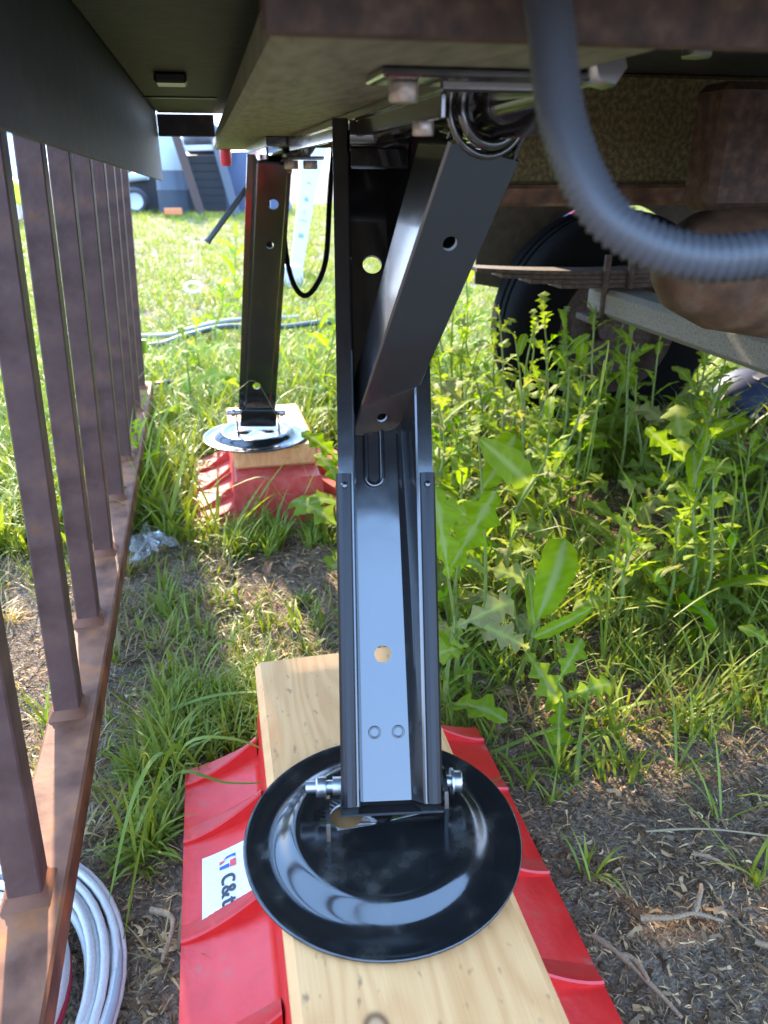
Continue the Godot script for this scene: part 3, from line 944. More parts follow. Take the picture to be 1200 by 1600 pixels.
# ------------------------------------------------------------------ far jack
func build_far_jack() -> void:
	var pad_at := Vector3(0.0510, 0.1090, -1.255)
	var t := thing("stabilizer_jack", "black stabilizer jack farther back, its shiny foot pad on a sunlit board", "jack", pad_at)
	var o := -pad_at
	var F := Vector3(0.0545, 0.150, -1.250)
	var P := Vector3(0.0895, 0.528, -1.140)
	var a := (P - F).normalized()
	var s := Vector3(1, 0, -0.02)
	var n := s.cross(a).normalized()
	s = a.cross(n).normalized()
	# seen from the back of its channel
	var leg := channel_leg(P.distance_to(F) + 0.01, [[0.062, 0.0060, 0.004], [0.296, 0.0052, -0.003], [0.353, 0.0070, -0.004]])
	t.add_child(leg, true)
	leg.transform = Transform3D(Basis(-s, a, -n), F + o)
	obj("edge_bolt", hexnut(0.0055, 0.006), M.black_paint, t, Transform3D(along(-s), F + o + a * 0.205 - s * 0.020 - n * 0.01))
	make_pad(t, Vector3.ZERO, [[-0.020, 0.010, 0.010], [0.022, 0.012, 0.009]])
	for x in [-1.0, 1.0]:
		obj("pad_ear", box(Vector3(0.0026, 0.036, 0.028), 0.001), M.dusty_black, t, Transform3D(Basis(), Vector3(0.004 + x * 0.0335, 0.029, 0.012)))
	obj("foot_bracket", box(Vector3(0.058, 0.030, 0.004), 0.0014), M.black_paint, t, Transform3D(Basis(s, a, n), F + o + a * 0.010 + n * 0.029))
	obj("pivot_bolt", rod(F + o + a * 0.012 + n * 0.014 - s * 0.050, F + o + a * 0.012 + n * 0.014 + s * 0.045, 0.0042), M.zinc, t)
	obj("bolt_nut", hexnut(0.0068, 0.0065), M.zinc, t, Transform3D(along(-s), F + o + a * 0.012 + n * 0.014 - s * 0.0365))
	obj("bolt_head", hexnut(0.0068, 0.0055), M.zinc, t, Transform3D(along(s), F + o + a * 0.012 + n * 0.014 + s * 0.0365))
	# pivot, screw and strut beyond
	obj("pivot_sleeve", rod(P + o - s * 0.016, P + o + s * 0.030, 0.0105, 20), M.black_paint, t)
	var Rn := Vector3(0.112, 0.535, -1.08)
	var Rf := Vector3(0.085, 0.530, -1.40)
	obj("screw_rod", rod(Rn + o, Rf + o, 0.0062, 16), M.black_paint, t)
	obj("pivot_sleeve", rod(Vector3(0.100, 0.533, -1.155) + o, Vector3(0.130, 0.545, -1.05) + o, 0.0088, 18), M.black_paint, t)
	obj("screw_head", hexnut(0.0085, 0.016), M.zinc, t, Transform3D(along(Vector3(0.25, 0.1, 1)), Vector3(0.128, 0.545, -1.052) + o))
	var B := F.lerp(P, 0.55)
	var T := Vector3(0.086, 0.520, -1.33)
	obj("strut", sheet([Vector2(-0.0162, -0.024), Vector2(-0.0162, 0.0), Vector2(0.0162, 0.0), Vector2(0.0162, -0.024)], 0.0022, 0.0, B.distance_to(T)), M.black_paint, t, Transform3D(along(T - B, Vector3(0, 0, 1)), B + o))
	span("track", Vector3(0.0745, 0.5450, -1.40), Vector3(0.1260, 0.5555, -0.975), M.black_paint, t, 0.001)
	span("track_flange", Vector3(0.0745, 0.5315, -1.40), Vector3(0.0772, 0.5445, -0.985), M.black_paint, t, 0.0006)
	span("track_flange", Vector3(0.1233, 0.5315, -1.40), Vector3(0.1260, 0.5445, -0.985), M.black_paint, t, 0.0006)
	span("mounting_plate", Vector3(0.098, 0.5310, -1.02), Vector3(0.142, 0.5350, -0.985), M.black_paint, t, 0.001)
	for p in [Vector3(0.1045, 0.5305, -1.000), Vector3(0.126, 0.5305, -0.992)]:
		obj("mounting_bolt", hexnut(0.0085, 0.0095), M.rust_zinc, t, Transform3D(Basis(Vector3(1, 0, 0), PI), p + o))

# ------------------------------------------------------------------ boards and leveling blocks
# half profile: distance from the middle, height
func block_profile(x: float) -> float:
	var q := clampf((0.1385 - absf(x)) / 0.072, 0.0, 1.0)
	return 0.0215 + 0.027 * pow(q, 1.5) + 0.0395 * smoothstep(0.0735, 0.0690, absf(x))

func block_mesh(z0: float, z1: float) -> ArrayMesh:
	var st := start()
	var W := 0.1385
	var N := 110
	for i in N:
		var x0 := lerpf(-W, W, float(i) / N)
		var x1 := lerpf(-W, W, float(i + 1) / N)
		var a := Vector3(x0, block_profile(x0), z0)
		var b := Vector3(x1, block_profile(x1), z0)
		var e := 0.003
		var na := Vector3(-(block_profile(x0 + e) - block_profile(x0 - e)) / (2 * e), 1, 0).normalized()
		var nb := Vector3(-(block_profile(x1 + e) - block_profile(x1 - e)) / (2 * e), 1, 0).normalized()
		var v := [[a, na], [b, nb], [Vector3(b.x, b.y, z1), nb], [Vector3(a.x, a.y, z1), na]]
		for q in [[0, 1, 2], [0, 2, 3]]:
			smooth_tri(st, q.map(func(e): return v[e][0]), q.map(func(e): return v[e][1]))
		for e2 in [[z0, Vector3.FORWARD if z0 < z1 else Vector3.BACK], [z1, Vector3.BACK if z0 < z1 else Vector3.FORWARD]]:
			quad(st, Vector3(x0, 0, e2[0]), Vector3(x1, 0, e2[0]), Vector3(x1, b.y, e2[0]), Vector3(x0, a.y, e2[0]), e2[1])
	for x in [-1.0, 1.0]:
		quad(st, Vector3(x * W, 0, z0), Vector3(x * W, 0, z1), Vector3(x * W, block_profile(W), z1), Vector3(x * W, block_profile(W), z0), Vector3(x, 0, 0))
	return st.commit()

# a raised ridge that follows the block's hollow flank; its top tilts so that each tread steps
func ridge_mesh(side: float, z: float) -> ArrayMesh:
	var pts := []
	for i in 17:
		var x := side * lerpf(0.1385, 0.0738, i / 16.0)
		var lift := 0.0032 + 0.0155 * pow(i / 16.0, 1.5)
		pts.append([x, block_profile(x) - 0.002, block_profile(x) + lift])
	var st := start()
	var h := 0.0030
	for i in 16:
		var p: Array = pts[i]
		var q: Array = pts[i + 1]
		quad(st, Vector3(p[0], p[1], z + h), Vector3(q[0], q[1], z + h), Vector3(q[0], q[2] - 0.0012, z + h), Vector3(p[0], p[2] - 0.0012, z + h), Vector3.BACK)
		quad(st, Vector3(p[0], p[2] - 0.0012, z + h), Vector3(q[0], q[2] - 0.0012, z + h), Vector3(q[0], q[2], z + h * 0.5), Vector3(p[0], p[2], z + h * 0.5), Vector3(0, 0.7, 0.7))
		quad(st, Vector3(p[0], p[2], z + h * 0.5), Vector3(q[0], q[2], z + h * 0.5), Vector3(q[0], q[2] - 0.002, z - h), Vector3(p[0], p[2] - 0.002, z - h), Vector3(0, 0.97, -0.22))
		# the tread behind rises to the ridge as a soft ramp
		quad(st, Vector3(p[0], p[2] - 0.002, z - h), Vector3(q[0], q[2] - 0.002, z - h), Vector3(q[0], q[1] + 0.001, z - 0.020), Vector3(p[0], p[1] + 0.001, z - 0.020), Vector3(0, 0.95, -0.3))
	for e in [0, 16]:
		var p: Array = pts[e]
		var nn := Vector3(side if e == 0 else -side, 0, 0)
		quad(st, Vector3(p[0], p[1], z + h), Vector3(p[0], p[2] - 0.0012, z + h), Vector3(p[0], p[2] - 0.002, z - h), Vector3(p[0], p[1], z - 0.020), nn)
	return st.commit()

func leveling_block(label: String, at: Vector3, ridges: Array, z0: float, z1: float, m: Material) -> Node3D:
	var t := thing("leveling_block", label, "leveling block", at, 0.0, "red leveling blocks under the boards")
	obj("body", block_mesh(z0, z1), m, t)
	for z in ridges:
		for s in [-1.0, 1.0]:
			obj("ridge", ridge_mesh(s, z), m, t)
	return t

func build_blocks() -> void:
	# near block, X -0.061 .. 0.216
	var t := leveling_block("bright red plastic leveling block with a white printed label, under the near board", Vector3(0.0775, 0.001, -0.395), [-0.155, -0.09, 0.0, 0.09, 0.18], -0.168, 0.275, M.red_plastic)
	# the printed label lies on the hollow flank between two ridges
	var st := start()
	var xs := []
	for i in 15:
		xs.append(lerpf(-0.1235, -0.0765, i / 14.0))
	for i in 14:
		for e in [[0.0004, 1.0]]:
			var a := Vector3(xs[i], block_profile(xs[i]) + 0.0009, -0.0665)
			var b := Vector3(xs[i + 1], block_profile(xs[i + 1]) + 0.0009, -0.0665)
			var nn := Vector3(-(b.y - a.y), b.x - a.x, 0).normalized()
			quad(st, a, b, Vector3(b.x, b.y, -0.0035), Vector3(a.x, a.y, -0.0035), nn)
	var lab := obj("printed_label", st.commit(), M.white_label, t)
	# print lies on the sloping label: letters read down the block, tops to the right
	var x0 := -0.108
	var slope := atan2(block_profile(-0.090) - block_profile(-0.108), 0.018)
	var right := Vector3(cos(slope), sin(slope), 0)
	var down := Vector3(0, 0, 1)
	var up := Vector3(-sin(slope), cos(slope), 0)
	var tm := TextMesh.new()
	var font := SystemFont.new()
	font.font_names = PackedStringArray(["Droid Sans"])
	font.font_weight = 700
	tm.font = font
	tm.text = "C&t"
	tm.font_size = 32
	tm.pixel_size = 0.00050
	tm.depth = 0.0004
	tm.horizontal_alignment = HORIZONTAL_ALIGNMENT_LEFT
	tm.vertical_alignment = VERTICAL_ALIGNMENT_CENTER
	var org := Vector3(-0.1040, block_profile(-0.1040) + 0.0016, -0.0425)
	obj("lettering", tm, M.print_black, lab, Transform3D(Basis(down, right, up), org))
	# emblem: a five-sided mark in blue, red and white patches, drawn in (right, down)
	var em := Vector3(-0.1040, block_profile(-0.1040) + 0.0016, -0.0530)
	for p in [
		[M.print_blue, [[-0.0003, -0.0052], [0.0065, -0.0052], [0.0065, -0.0022], [0.0030, -0.0036], [-0.0032, -0.0030]]],
		[M.print_red, [[-0.0062, -0.0028], [-0.0040, -0.0026], [-0.0008, -0.0020], [-0.0062, 0.0004]]],
		[M.print_red, [[0.0020, -0.0006], [0.0066, -0.0006], [0.0066, 0.0058], [0.0020, 0.0050]]],
		[M.print_blue, [[-0.0062, 0.0018], [0.0014, 0.0016], [0.0014, 0.0048], [-0.0062, 0.0044]]]]:
		var ps := start()
		var pv := PackedVector2Array()
		for q in p[1]:
			pv.append(Vector2(q[0], q[1]) * 1.08)
		var ix := Geometry2D.triangulate_polygon(pv)
		for k in range(0, ix.size(), 3):
			var w := []
			for j in 3:
				w.append(em + right * pv[ix[k + j]].x + down * pv[ix[k + j]].y)
			tri(ps, w[0], w[1], w[2], up)
		obj("emblem_patch", ps.commit(), p[0], lab)
	leveling_block("faded dusty red leveling block in the grass, under the far board", Vector3(0.0775, -0.016, -1.30), [-0.08, 0.01, 0.10], -0.155, 0.150, M.red_faded)
	# boards
	var b1 := obj("wooden_board", box(Vector3(0.137, 0.0405, 0.46), 0.005), M.wood_a, self, Transform3D(Basis(), Vector3(0.0765, 0.1095, -0.342)))
	tag(b1, "pale wooden board with a round knot under the near jack's foot pad", "board", "boards under the jacks")
	var b2 := obj("wooden_board", box(Vector3(0.137, 0.036, 0.25), 0.005), M.wood_a, self, Transform3D(Basis(Vector3.UP, 0.02), Vector3(0.0770, 0.0907, -1.322)))
	tag(b2, "short sunlit wooden board under the far jack's foot pad", "board", "boards under the jacks")

# ------------------------------------------------------------------ gate
func build_gate() -> void:
	var t := thing("metal_gate", "rusty brown metal gate of square upright bars on a flat bottom rail", "gate", Vector3(-0.158, 0, -1.0))
	var turn := atan2(0.012, 1.35)
	t.rotation.y = 0.015
	var lean := Basis(Vector3(0, 0, 1), -0.045)
	obj("bottom_rail", box(Vector3(0.040, 0.026, 1.94), 0.002), M.gate_rail, t, Transform3D(Basis(), Vector3(0, 0.072, 0.190)))
	var zs := [0.93, 0.765, 0.596, 0.404, 0.251, 0.088, -0.093, -0.261, -0.413, -0.547, -0.724]
	for i in zs.size():
		obj("bar", box(Vector3(0.0215, 0.95, 0.0215), 0.0012), M.gate_paint, t, Transform3D(lean, Vector3(-0.003, 0.085, zs[i]) + lean * Vector3(0, 0.475, 0)))
	for i in zs.size():       # weld beads round the feet of the bars
		obj("weld", lathe([Vector2(0.0215, 0.0), Vector2(0.0200, 0.0022), Vector2(0.0172, 0.0044), Vector2(0.0155, 0.0080), Vector2(0.011, 0.0085)], 4), M.gate_rail, t, Transform3D(Basis(Vector3.UP, PI / 4), Vector3(-0.003, 0.085, zs[i])))
	obj("top_rail", box(Vector3(0.046, 0.026, 2.02), 0.002), M.gate_rail, t, Transform3D(lean, Vector3(-0.003, 0.085, 0.135) + lean * Vector3(0, 0.963, 0)))
	obj("latch_lug", box(Vector3(0.034, 0.005, 0.022), 0.001), M.rust_dark, t, Transform3D(Basis(), Vector3(0.038, 0.0605, -0.86)))
	obj("lug_ring", torus(0.0085, 0.0028), M.rust_dark, t, Transform3D(Basis(), Vector3(0.052, 0.0635, -0.86)))
	obj("green_clip", box(Vector3(0.014, 0.030, 0.012), 0.002), mat(C(0.30, 0.55, 0.02), 0.5), t, Transform3D(lean, Vector3(0.014, 0.172, -0.735)))

# ------------------------------------------------------------------ hose, rod, cable under the trailer
func build_hanging() -> void:
	var ctrl := [Vector3(0.1000, 0.5755, -0.2620), Vector3(0.0965, 0.5735, -0.2420), Vector3(0.0942, 0.5556, -0.2254), Vector3(0.0946, 0.5314, -0.2127), Vector3(0.1016, 0.5117, -0.2019), Vector3(0.1128, 0.5025, -0.1949), Vector3(0.1270, 0.4988, -0.1899), Vector3(0.1435, 0.4997, -0.1862), Vector3(0.1778, 0.5035, -0.1791), Vector3(0.2413, 0.5149, -0.1715), Vector3(0.2900, 0.5240, -0.1820), Vector3(0.3250, 0.5480, -0.1920), Vector3(0.3350, 0.5790, -0.1980)]
	var cv := Curve3D.new()
	for p in smooth(ctrl, 8):
		cv.add_point(p)
	var pts := []
	var rad := []
	var n := int(cv.get_baked_length() / 0.00062)
	for i in n + 1:
		pts.append(cv.sample_baked(cv.get_baked_length() * i / n, true))
		rad.append(0.0059 + (0.00042 if i % 4 < 2 else -0.00042))
	tag(obj("conduit_hose", tube(pts, rad, 20), M.hose_grey), "grey ribbed conduit hose curving down in front at the right", "hose")
	tag(obj("metal_rod", tube([Vector3(0.0745, 0.515, -1.175), Vector3(0.060, 0.498, -1.172), Vector3(0.002, 0.432, -1.158), Vector3(-0.001, 0.4285, -1.157)], [0.0040, 0.0040, 0.0040, 0.0052], 12), M.zinc_dark if M.has("zinc_dark") else mat(C(0.10, 0.13, 0.15), 0.35, 0.6)), "thin dark metal rod sticking out left behind the far jack leg", "rod")
	tag(obj("black_cable", tube(smooth([Vector3(0.155, 0.575, -1.30), Vector3(0.120, 0.50, -1.28), Vector3(0.1165, 0.415, -1.262), Vector3(0.124, 0.362, -1.25), Vector3(0.140, 0.340, -1.24), Vector3(0.160, 0.355, -1.24), Vector3(0.178, 0.395, -1.248), Vector3(0.188, 0.48, -1.26), Vector3(0.20, 0.575, -1.27)], 6), 0.0042, 10), M.black_rubber), "black cable hanging in a loop between the two jack legs", "cable")

# ------------------------------------------------------------------ coiled cables at the lower left
func build_cables() -> void:
	var c := Vector3(-0.215, 0, -0.382)
	var t := thing("coiled_cable", "coil of thick grey electrical cable on the ground beside the gate", "cable", c)
	for k in 13:
		var pts := []
		var rx := 0.078 + 0.0060 * (k % 7) + rng.randf_range(-0.003, 0.004)
		var rz := 0.092 + 0.0060 * (k % 7) + rng.randf_range(-0.004, 0.005)
		var ph := rng.randf() * TAU
		var off := Vector3(rng.randf_range(-0.006, 0.006), 0.010 + 0.0068 * (k / 7) + rng.randf_range(0, 0.004), rng.randf_range(-0.006, 0.006))
		for i in 49:
			var a := TAU * i / 48.0
			pts.append(off + Vector3(cos(a) * rx, 0.003 * sin(a * 2.0 + ph), sin(a) * rz))
		var m: Material = M.cable_grey if k not in [3, 6] else M.cable_dark
		obj("strand", tube(pts, 0.0031, 10), m, t)
	var red := []
	for i in 25:
		var a := lerpf(-2.4, 0.4, i / 24.0)
		red.append(Vector3(cos(a) * 0.078, 0.012, sin(a) * 0.090))
	obj("red_strand", tube(red, 0.0026, 8), M.cable_red, t)
	for k in 2:
		var pts := smooth([Vector3(-0.14, 0.012, -0.150 - 0.02 * k), Vector3(-0.06, 0.010, -0.158 - 0.012 * k), Vector3(-0.01, 0.009, -0.150), Vector3(0.03, 0.009, -0.128)], 6)
		obj("strand", tube(pts, 0.0038, 10), M.cable_dark, t)

# ------------------------------------------------------------------ far things
func build_background() -> void:
	# blue barrel with pale cloth over it
	var b := thing("blue_barrel", "hazy blue plastic barrel with a pale cover at the back of the garden", "barrel", Vector3(-0.36, 0, -10.7))
	obj("drum", lathe([Vector2(0, 0), Vector2(0.19, 0), Vector2(0.20, 0.03), Vector2(0.20, 0.28), Vector2(0.208, 0.30), Vector2(0.20, 0.32), Vector2(0.20, 0.56), Vector2(0.19, 0.60), Vector2(0, 0.60)], 28), mat(C(0.050, 0.066, 0.090), 0.5), b)
	obj("cover", lathe([Vector2(0.205, 0.52), Vector2(0.215, 0.60), Vector2(0.20, 0.70), Vector2(0.17, 0.85), Vector2(0.10, 0.96), Vector2(0, 0.99)], 14), mat(C(0.34, 0.39, 0.41), 0.6), b)
	# leaning black slatted panel with a pale top rail, leaning posts beside it
	var p := thing("slatted_panel", "black slatted panel leaning with a white top edge", "panel", Vector3(0.10, 0, -10.6))
	for i in 7:
		obj("slat", box(Vector3(0.44, 0.0915, 0.03), 0.006), mat(C(0.018, 0.02, 0.026), 0.5), p, Transform3D(Basis(Vector3(1, 0, 0), 0.12), Vector3(-0.05, 0.09 + 0.092 * i, 0.0110 * i)))
	obj("top_edge", box(Vector3(0.52, 0.06, 0.07), 0.006), mat(C(0.55, 0.55, 0.58), 0.5), p, Transform3D(Basis(Vector3(0, 0, 1), 0.03), Vector3(-0.07, 0.765, 0.15)))
	tag(obj("wooden_post", box(Vector3(0.10, 1.05, 0.08), 0.006), mat(C(0.07, 0.042, 0.032), 0.7), self, Transform3D(Basis(Vector3(0, 0, 1), 0.24), Vector3(-0.165, 0.50, -10.3))), "brown post leaning between the barrel and the black panel", "post")
	tag(obj("metal_post", box(Vector3(0.10, 1.00, 0.06), 0.006), mat(C(0.075, 0.09, 0.115), 0.4), self, Transform3D(Basis(Vector3(0, 0, 1), 0.22), Vector3(0.27, 0.47, -10.3))), "blue grey post leaning at the right of the black panel", "post")
	var k := thing("kettle_grill", "black round lidded grill standing above the slatted panel", "grill", Vector3(0.06, 0, -11.2))
	obj("bowl", lathe([Vector2(0, 0.62), Vector2(0.14, 0.65), Vector2(0.24, 0.75), Vector2(0.275, 0.86), Vector2(0.265, 0.92), Vector2(0.20, 1.03), Vector2(0.10, 1.09), Vector2(0, 1.10)], 28), mat(C(0.02, 0.022, 0.028), 0.35), k)
	for a in [0.4, 2.5, 4.6]:
		obj("leg", rod(Vector3(cos(a) * 0.16, 0.70, sin(a) * 0.16), Vector3(cos(a) * 0.26, 0, sin(a) * 0.26), 0.014), mat(C(0.05, 0.05, 0.055), 0.5), k)
	tag(obj("dark_tarp", lathe([Vector2(0, 0.78), Vector2(0.25, 0.74), Vector2(0.42, 0.50), Vector2(0.50, 0.22), Vector2(0.56, 0.0)], 11), mat(C(0.035, 0.045, 0.085), 0.6), self, Transform3D(Basis(), Vector3(0.62, 0, -11.3))), "dark navy tarp heaped right of the leaning panel", "tarp")
	tag(obj("dark_crate", box(Vector3(0.50, 0.52, 0.4), 0.02), mat(C(0.02, 0.02, 0.022), 0.7), self, Transform3D(Basis(Vector3.UP, 0.2), Vector3(-0.72, 0.26, -11.4))), "black crate in the shade just right of the gate's end", "crate")
	var wh := thing("spare_wheel", "small grey rimmed wheel lying on edge against the black crate", "wheel", Vector3(-0.86, 0.16, -11.0))
	obj("tyre", torus(0.12, 0.045), mat(C(0.03, 0.03, 0.035), 0.6), wh, Transform3D(Basis(Vector3(1, 0, 0), PI / 2), Vector3.ZERO))
	obj("rim", lathe([Vector2(0, 0.03), Vector2(0.07, 0.03), Vector2(0.10, 0.045), Vector2(0.10, -0.03), Vector2(0, -0.03)], 24), mat(C(0.45, 0.5, 0.55), 0.4), wh, Transform3D(Basis(Vector3(1, 0, 0), PI / 2), Vector3.ZERO))
	var pipe := obj("pale_pipe", rod(Vector3(-1.05, 0.42, -11.2), Vector3(-0.68, 0.46, -11.1), 0.055, 16), mat(C(0.40, 0.48, 0.55), 0.4))
	tag(pipe, "pale grey pipe lying on top of the black crate", "pipe")
	tag(obj("orange_brick", box(Vector3(0.20, 0.075, 0.10), 0.006), mat(C(0.62, 0.20, 0.07), 0.8), self, Transform3D(Basis(Vector3.UP, 0.1), Vector3(-0.37, 0.075, -10.05))), "orange brick lying in front of the blue barrel", "brick")
	# things seen between the gate's first bars
	tag(obj("white_tank", lathe([Vector2(0, 0), Vector2(0.42, 0), Vector2(0.45, 0.04), Vector2(0.45, 0.98), Vector2(0.40, 1.08), Vector2(0.15, 1.16), Vector2(0, 1.17)], 32), mat(C(0.62, 0.70, 0.76), 0.5), self, Transform3D(Basis(), Vector3(-2.55, 0, -10.6))), "pale white tank seen behind the first gate bars", "tank")
	var slide := thing("yellow_slide", "lime yellow plastic slide with white edges behind the gate bars", "slide", Vector3(-2.05, 0, -9.3))
	obj("chute", box(Vector3(0.70, 0.20, 0.40), 0.03), mat(C(0.60, 0.66, 0.03), 0.45), slide, Transform3D(Basis(Vector3(0, 0, 1), -0.45), Vector3(0.06, 0.36, 0)))
	obj("white_edge", tube(smooth([Vector3(-0.35, 0.72, 0.2), Vector3(-0.05, 0.66, 0.2), Vector3(0.20, 0.52, 0.2), Vector3(0.42, 0.24, 0.2)], 6), 0.035), mat(C(0.75, 0.76, 0.78), 0.5), slide)
	obj("red_step", box(Vector3(0.34, 0.15, 0.2), 0.02), mat(C(0.72, 0.52, 0.50), 0.5), slide, Transform3D(Basis(), Vector3(0.02, 0.12, 0.25)))
	# white leaning jockey post with dark printed marks, 4 m away
	var w := thing("white_post", "white tapered metal post with dark markings leaning behind the far jack", "post", Vector3(0.43, 0, -4.36))
	var ax := Vector3(0.145, 0.62, -0.17).normalized()
	var fr := along(ax, Vector3(0, 0.2, 1))
	var ps := start()
	var prof := [[-0.20, 0.032], [0.0, 0.034], [0.32, 0.044], [0.55, 0.072], [0.75, 0.085]]
	for i in prof.size() - 1:
		var a: Array = prof[i]
		var c: Array = prof[i + 1]
		for zz in [[0.015, Vector3(0, 0, 1)], [-0.015, Vector3(0, 0, -1)]]:
			quad(ps, Vector3(-a[1], a[0], zz[0]), Vector3(a[1], a[0], zz[0]), Vector3(c[1], c[0], zz[0]), Vector3(-c[1], c[0], zz[0]), zz[1])
		for sx in [-1.0, 1.0]:
			quad(ps, Vector3(sx * a[1], a[0], 0.015), Vector3(sx * c[1], c[0], 0.015), Vector3(sx * c[1], c[0], -0.015), Vector3(sx * a[1], a[0], -0.015), Vector3(sx, 0, 0))
	obj("board", ps.commit(), mat(C(0.50, 0.51, 0.53), 0.5), w, Transform3D(fr, Vector3(0.045, 0.13, 0)))
	for q in [[0.07, 0.028, 0.022], [0.15, 0.040, 0.004], [0.19, 0.005, 0.022], [0.26, 0.024, 0.020], [0.345, 0.018, 0.008]]:
		obj("dark_mark", box(Vector3(q[1], q[2], 0.002), 0.0004), mat(C(0.22, 0.26, 0.34), 0.5), w, Transform3D(fr, Vector3(0.045, 0.13, 0) + fr * Vector3(0.0, q[0], 0.0175)))
	obj("foot", box(Vector3(0.11, 0.03, 0.11), 0.004), mat(C(0.30, 0.36, 0.45), 0.5), w, Transform3D(Basis(), Vector3(-0.04, 0.005, 0)))
	# white box on the ground by the post
	tag(obj("white_box", box(Vector3(0.16, 0.10, 0.12), 0.006), mat(C(0.62, 0.56, 0.54), 0.6), self, Transform3D(Basis(Vector3.UP, 0.3), Vector3(0.345, 0.05, -3.9))), "small off-white box on the grass left of the white post", "box")
	# hoses on the lawn
	tag(obj("garden_hose", tube(smooth([Vector3(-0.42, 0.03, -2.45), Vector3(-0.19, 0.035, -2.43), Vector3(-0.10, 0.04, -2.53), Vector3(0.016, 0.04, -2.66), Vector3(0.12, 0.035, -2.68), Vector3(0.22, 0.04, -2.62), Vector3(0.38, 0.035, -2.70), Vector3(0.6, 0.03, -2.62)], 6), 0.009), mat(C(0.035, 0.060, 0.058), 0.5)), "dark teal garden hose lying across the lawn behind the jacks", "hose")
	tag(obj("pale_hose", tube(smooth([Vector3(-0.50, 0.03, -2.68), Vector3(-0.176, 0.04, -2.55), Vector3(-0.08, 0.045, -2.62), Vector3(0.05, 0.04, -2.78), Vector3(0.30, 0.03, -2.85)], 6), 0.008), mat(C(0.22, 0.24, 0.22), 0.5)), "pale grey hose lying beside the dark one on the lawn", "hose")
	tag(obj("white_ring", torus(0.035, 0.006), mat(C(0.8, 0.8, 0.8), 0.5), self, Transform3D(Basis(Vector3(1, 0, 0), 0.5), Vector3(-0.08, 0.055, -3.55))), "small white plastic ring lying in the grass", "ring")
	# plastic film scrap
	var fs := start()
	var g := []
	for i in 13:
		var row := []
		for k2 in 9:
			var u := i / 12.0 - 0.5
			var v := k2 / 8.0 - 0.5
			row.append(Vector3(u * 0.062 + noise.get_noise_2d(i * 0.7, k2 * 0.9) * 0.014, 0.012 + noise.get_noise_2d(i * 0.9 + 30.0, k2 * 1.1) * 0.022 + 0.010 * cos(u * 5.0), v * 0.055 + noise.get_noise_2d(i * 0.8 + 70.0, k2 * 0.8) * 0.012))
		g.append(row)
	for i in 12:
		for k2 in 8:
			for q in [[0, 0], [1, 0], [1, 1], [0, 0], [1, 1], [0, 1]]:
				fs.add_vertex(g[i + q[0]][k2 + q[1]])
	fs.generate_normals()
	tag(obj("plastic_film", fs.commit(), M.plastic_film, self, Transform3D(Basis(Vector3.UP, 0.5), Vector3(-0.118, 0.006, -1.07))), "crumpled clear plastic scrap on the grass right of the gate", "plastic scrap")
	# bag with grey cloth at the right
	var bag := thing("navy_bag", "navy blue bag with a white mark in the grass at the right", "bag", Vector3(1.15, 0, -1.47))
	var bm := SphereMesh.new()
	bm.radius = 0.5
	bm.height = 1.0
	obj("sack", bm, mottled([[0.0, C(0.012, 0.018, 0.045)], [1.0, C(0.03, 0.045, 0.10)]], 0.2, 0.6, 0.02, 55, 2.5), bag, Transform3D(Basis(Vector3.UP, 0.3) * Basis.from_scale(Vector3(0.19, 0.125, 0.16)), Vector3(0.01, 0.055, 0)))
	obj("flap", box(Vector3(0.10, 0.012, 0.09), 0.004), mat(C(0.018, 0.022, 0.035), 0.6), bag, Transform3D(Basis(Vector3(0, 0, 1), 0.2), Vector3(0.03, 0.115, 0.01)))
	obj("white_mark", box(Vector3(0.018, 0.008, 0.002), 0.0006), mat(C(0.7, 0.7, 0.72), 0.5), bag, Transform3D(Basis(Vector3.UP, -0.1), Vector3(-0.030, 0.035, 0.075)))
	var cl := thing("grey_cloth", "folded grey and white cloth lying on the navy bag", "cloth", Vector3(1.24, 0.12, -1.52))
	for i in 4:
		obj("fold", box(Vector3(0.17 - 0.012 * i, 0.016, 0.13), 0.006), mat(C(0.42, 0.43, 0.47) if i % 2 == 0 else C(0.62, 0.62, 0.64), 0.8), cl, Transform3D(Basis(Vector3.UP, 0.15 * i) * Basis(Vector3(0, 0, 1), 0.10 * (i % 2) - 0.03), Vector3(0.004 * i, 0.014 + 0.019 * i, 0)))
	tag(obj("grey_stake", box(Vector3(0.022, 0.34, 0.022), 0.002), mat(C(0.22, 0.22, 0.22), 0.7), self, Transform3D(Basis(Vector3(0, 0, 1), -0.1), Vector3(1.31, 0.16, -1.86))), "grey stake standing in the grass left of the navy bag", "stake")
	# red, white and blue cloth behind the wheel
	var rw := thing("colourful_cloth", "red, white and pale blue cloth glimpsed above the trailer wheel", "cloth", Vector3(1.85, 0, -4.0))
	for i in 6:
		obj("stripe", box(Vector3(0.10, 0.16, 0.03), 0.008), mat([C(0.75, 0.12, 0.16), C(0.70, 0.74, 0.82), C(0.10, 0.18, 0.33), C(0.75, 0.12, 0.16), C(0.74, 0.72, 0.70), C(0.75, 0.10, 0.15)][i], 0.6), rw, Transform3D(Basis(), Vector3(-0.24 + i * 0.095, 0.28, 0.01 * (i % 2))))
	obj("rail", rod(Vector3(-0.35, 0.37, 0), Vector3(0.35, 0.37, 0), 0.012), mat(C(0.3, 0.3, 0.3), 0.5), rw)
	for x in [-0.33, 0.33]:
		obj("leg", rod(Vector3(x, 0, 0), Vector3(x, 0.37, 0), 0.012), mat(C(0.3, 0.3, 0.3), 0.5), rw)

# ------------------------------------------------------------------ weeds
var LEAF := []

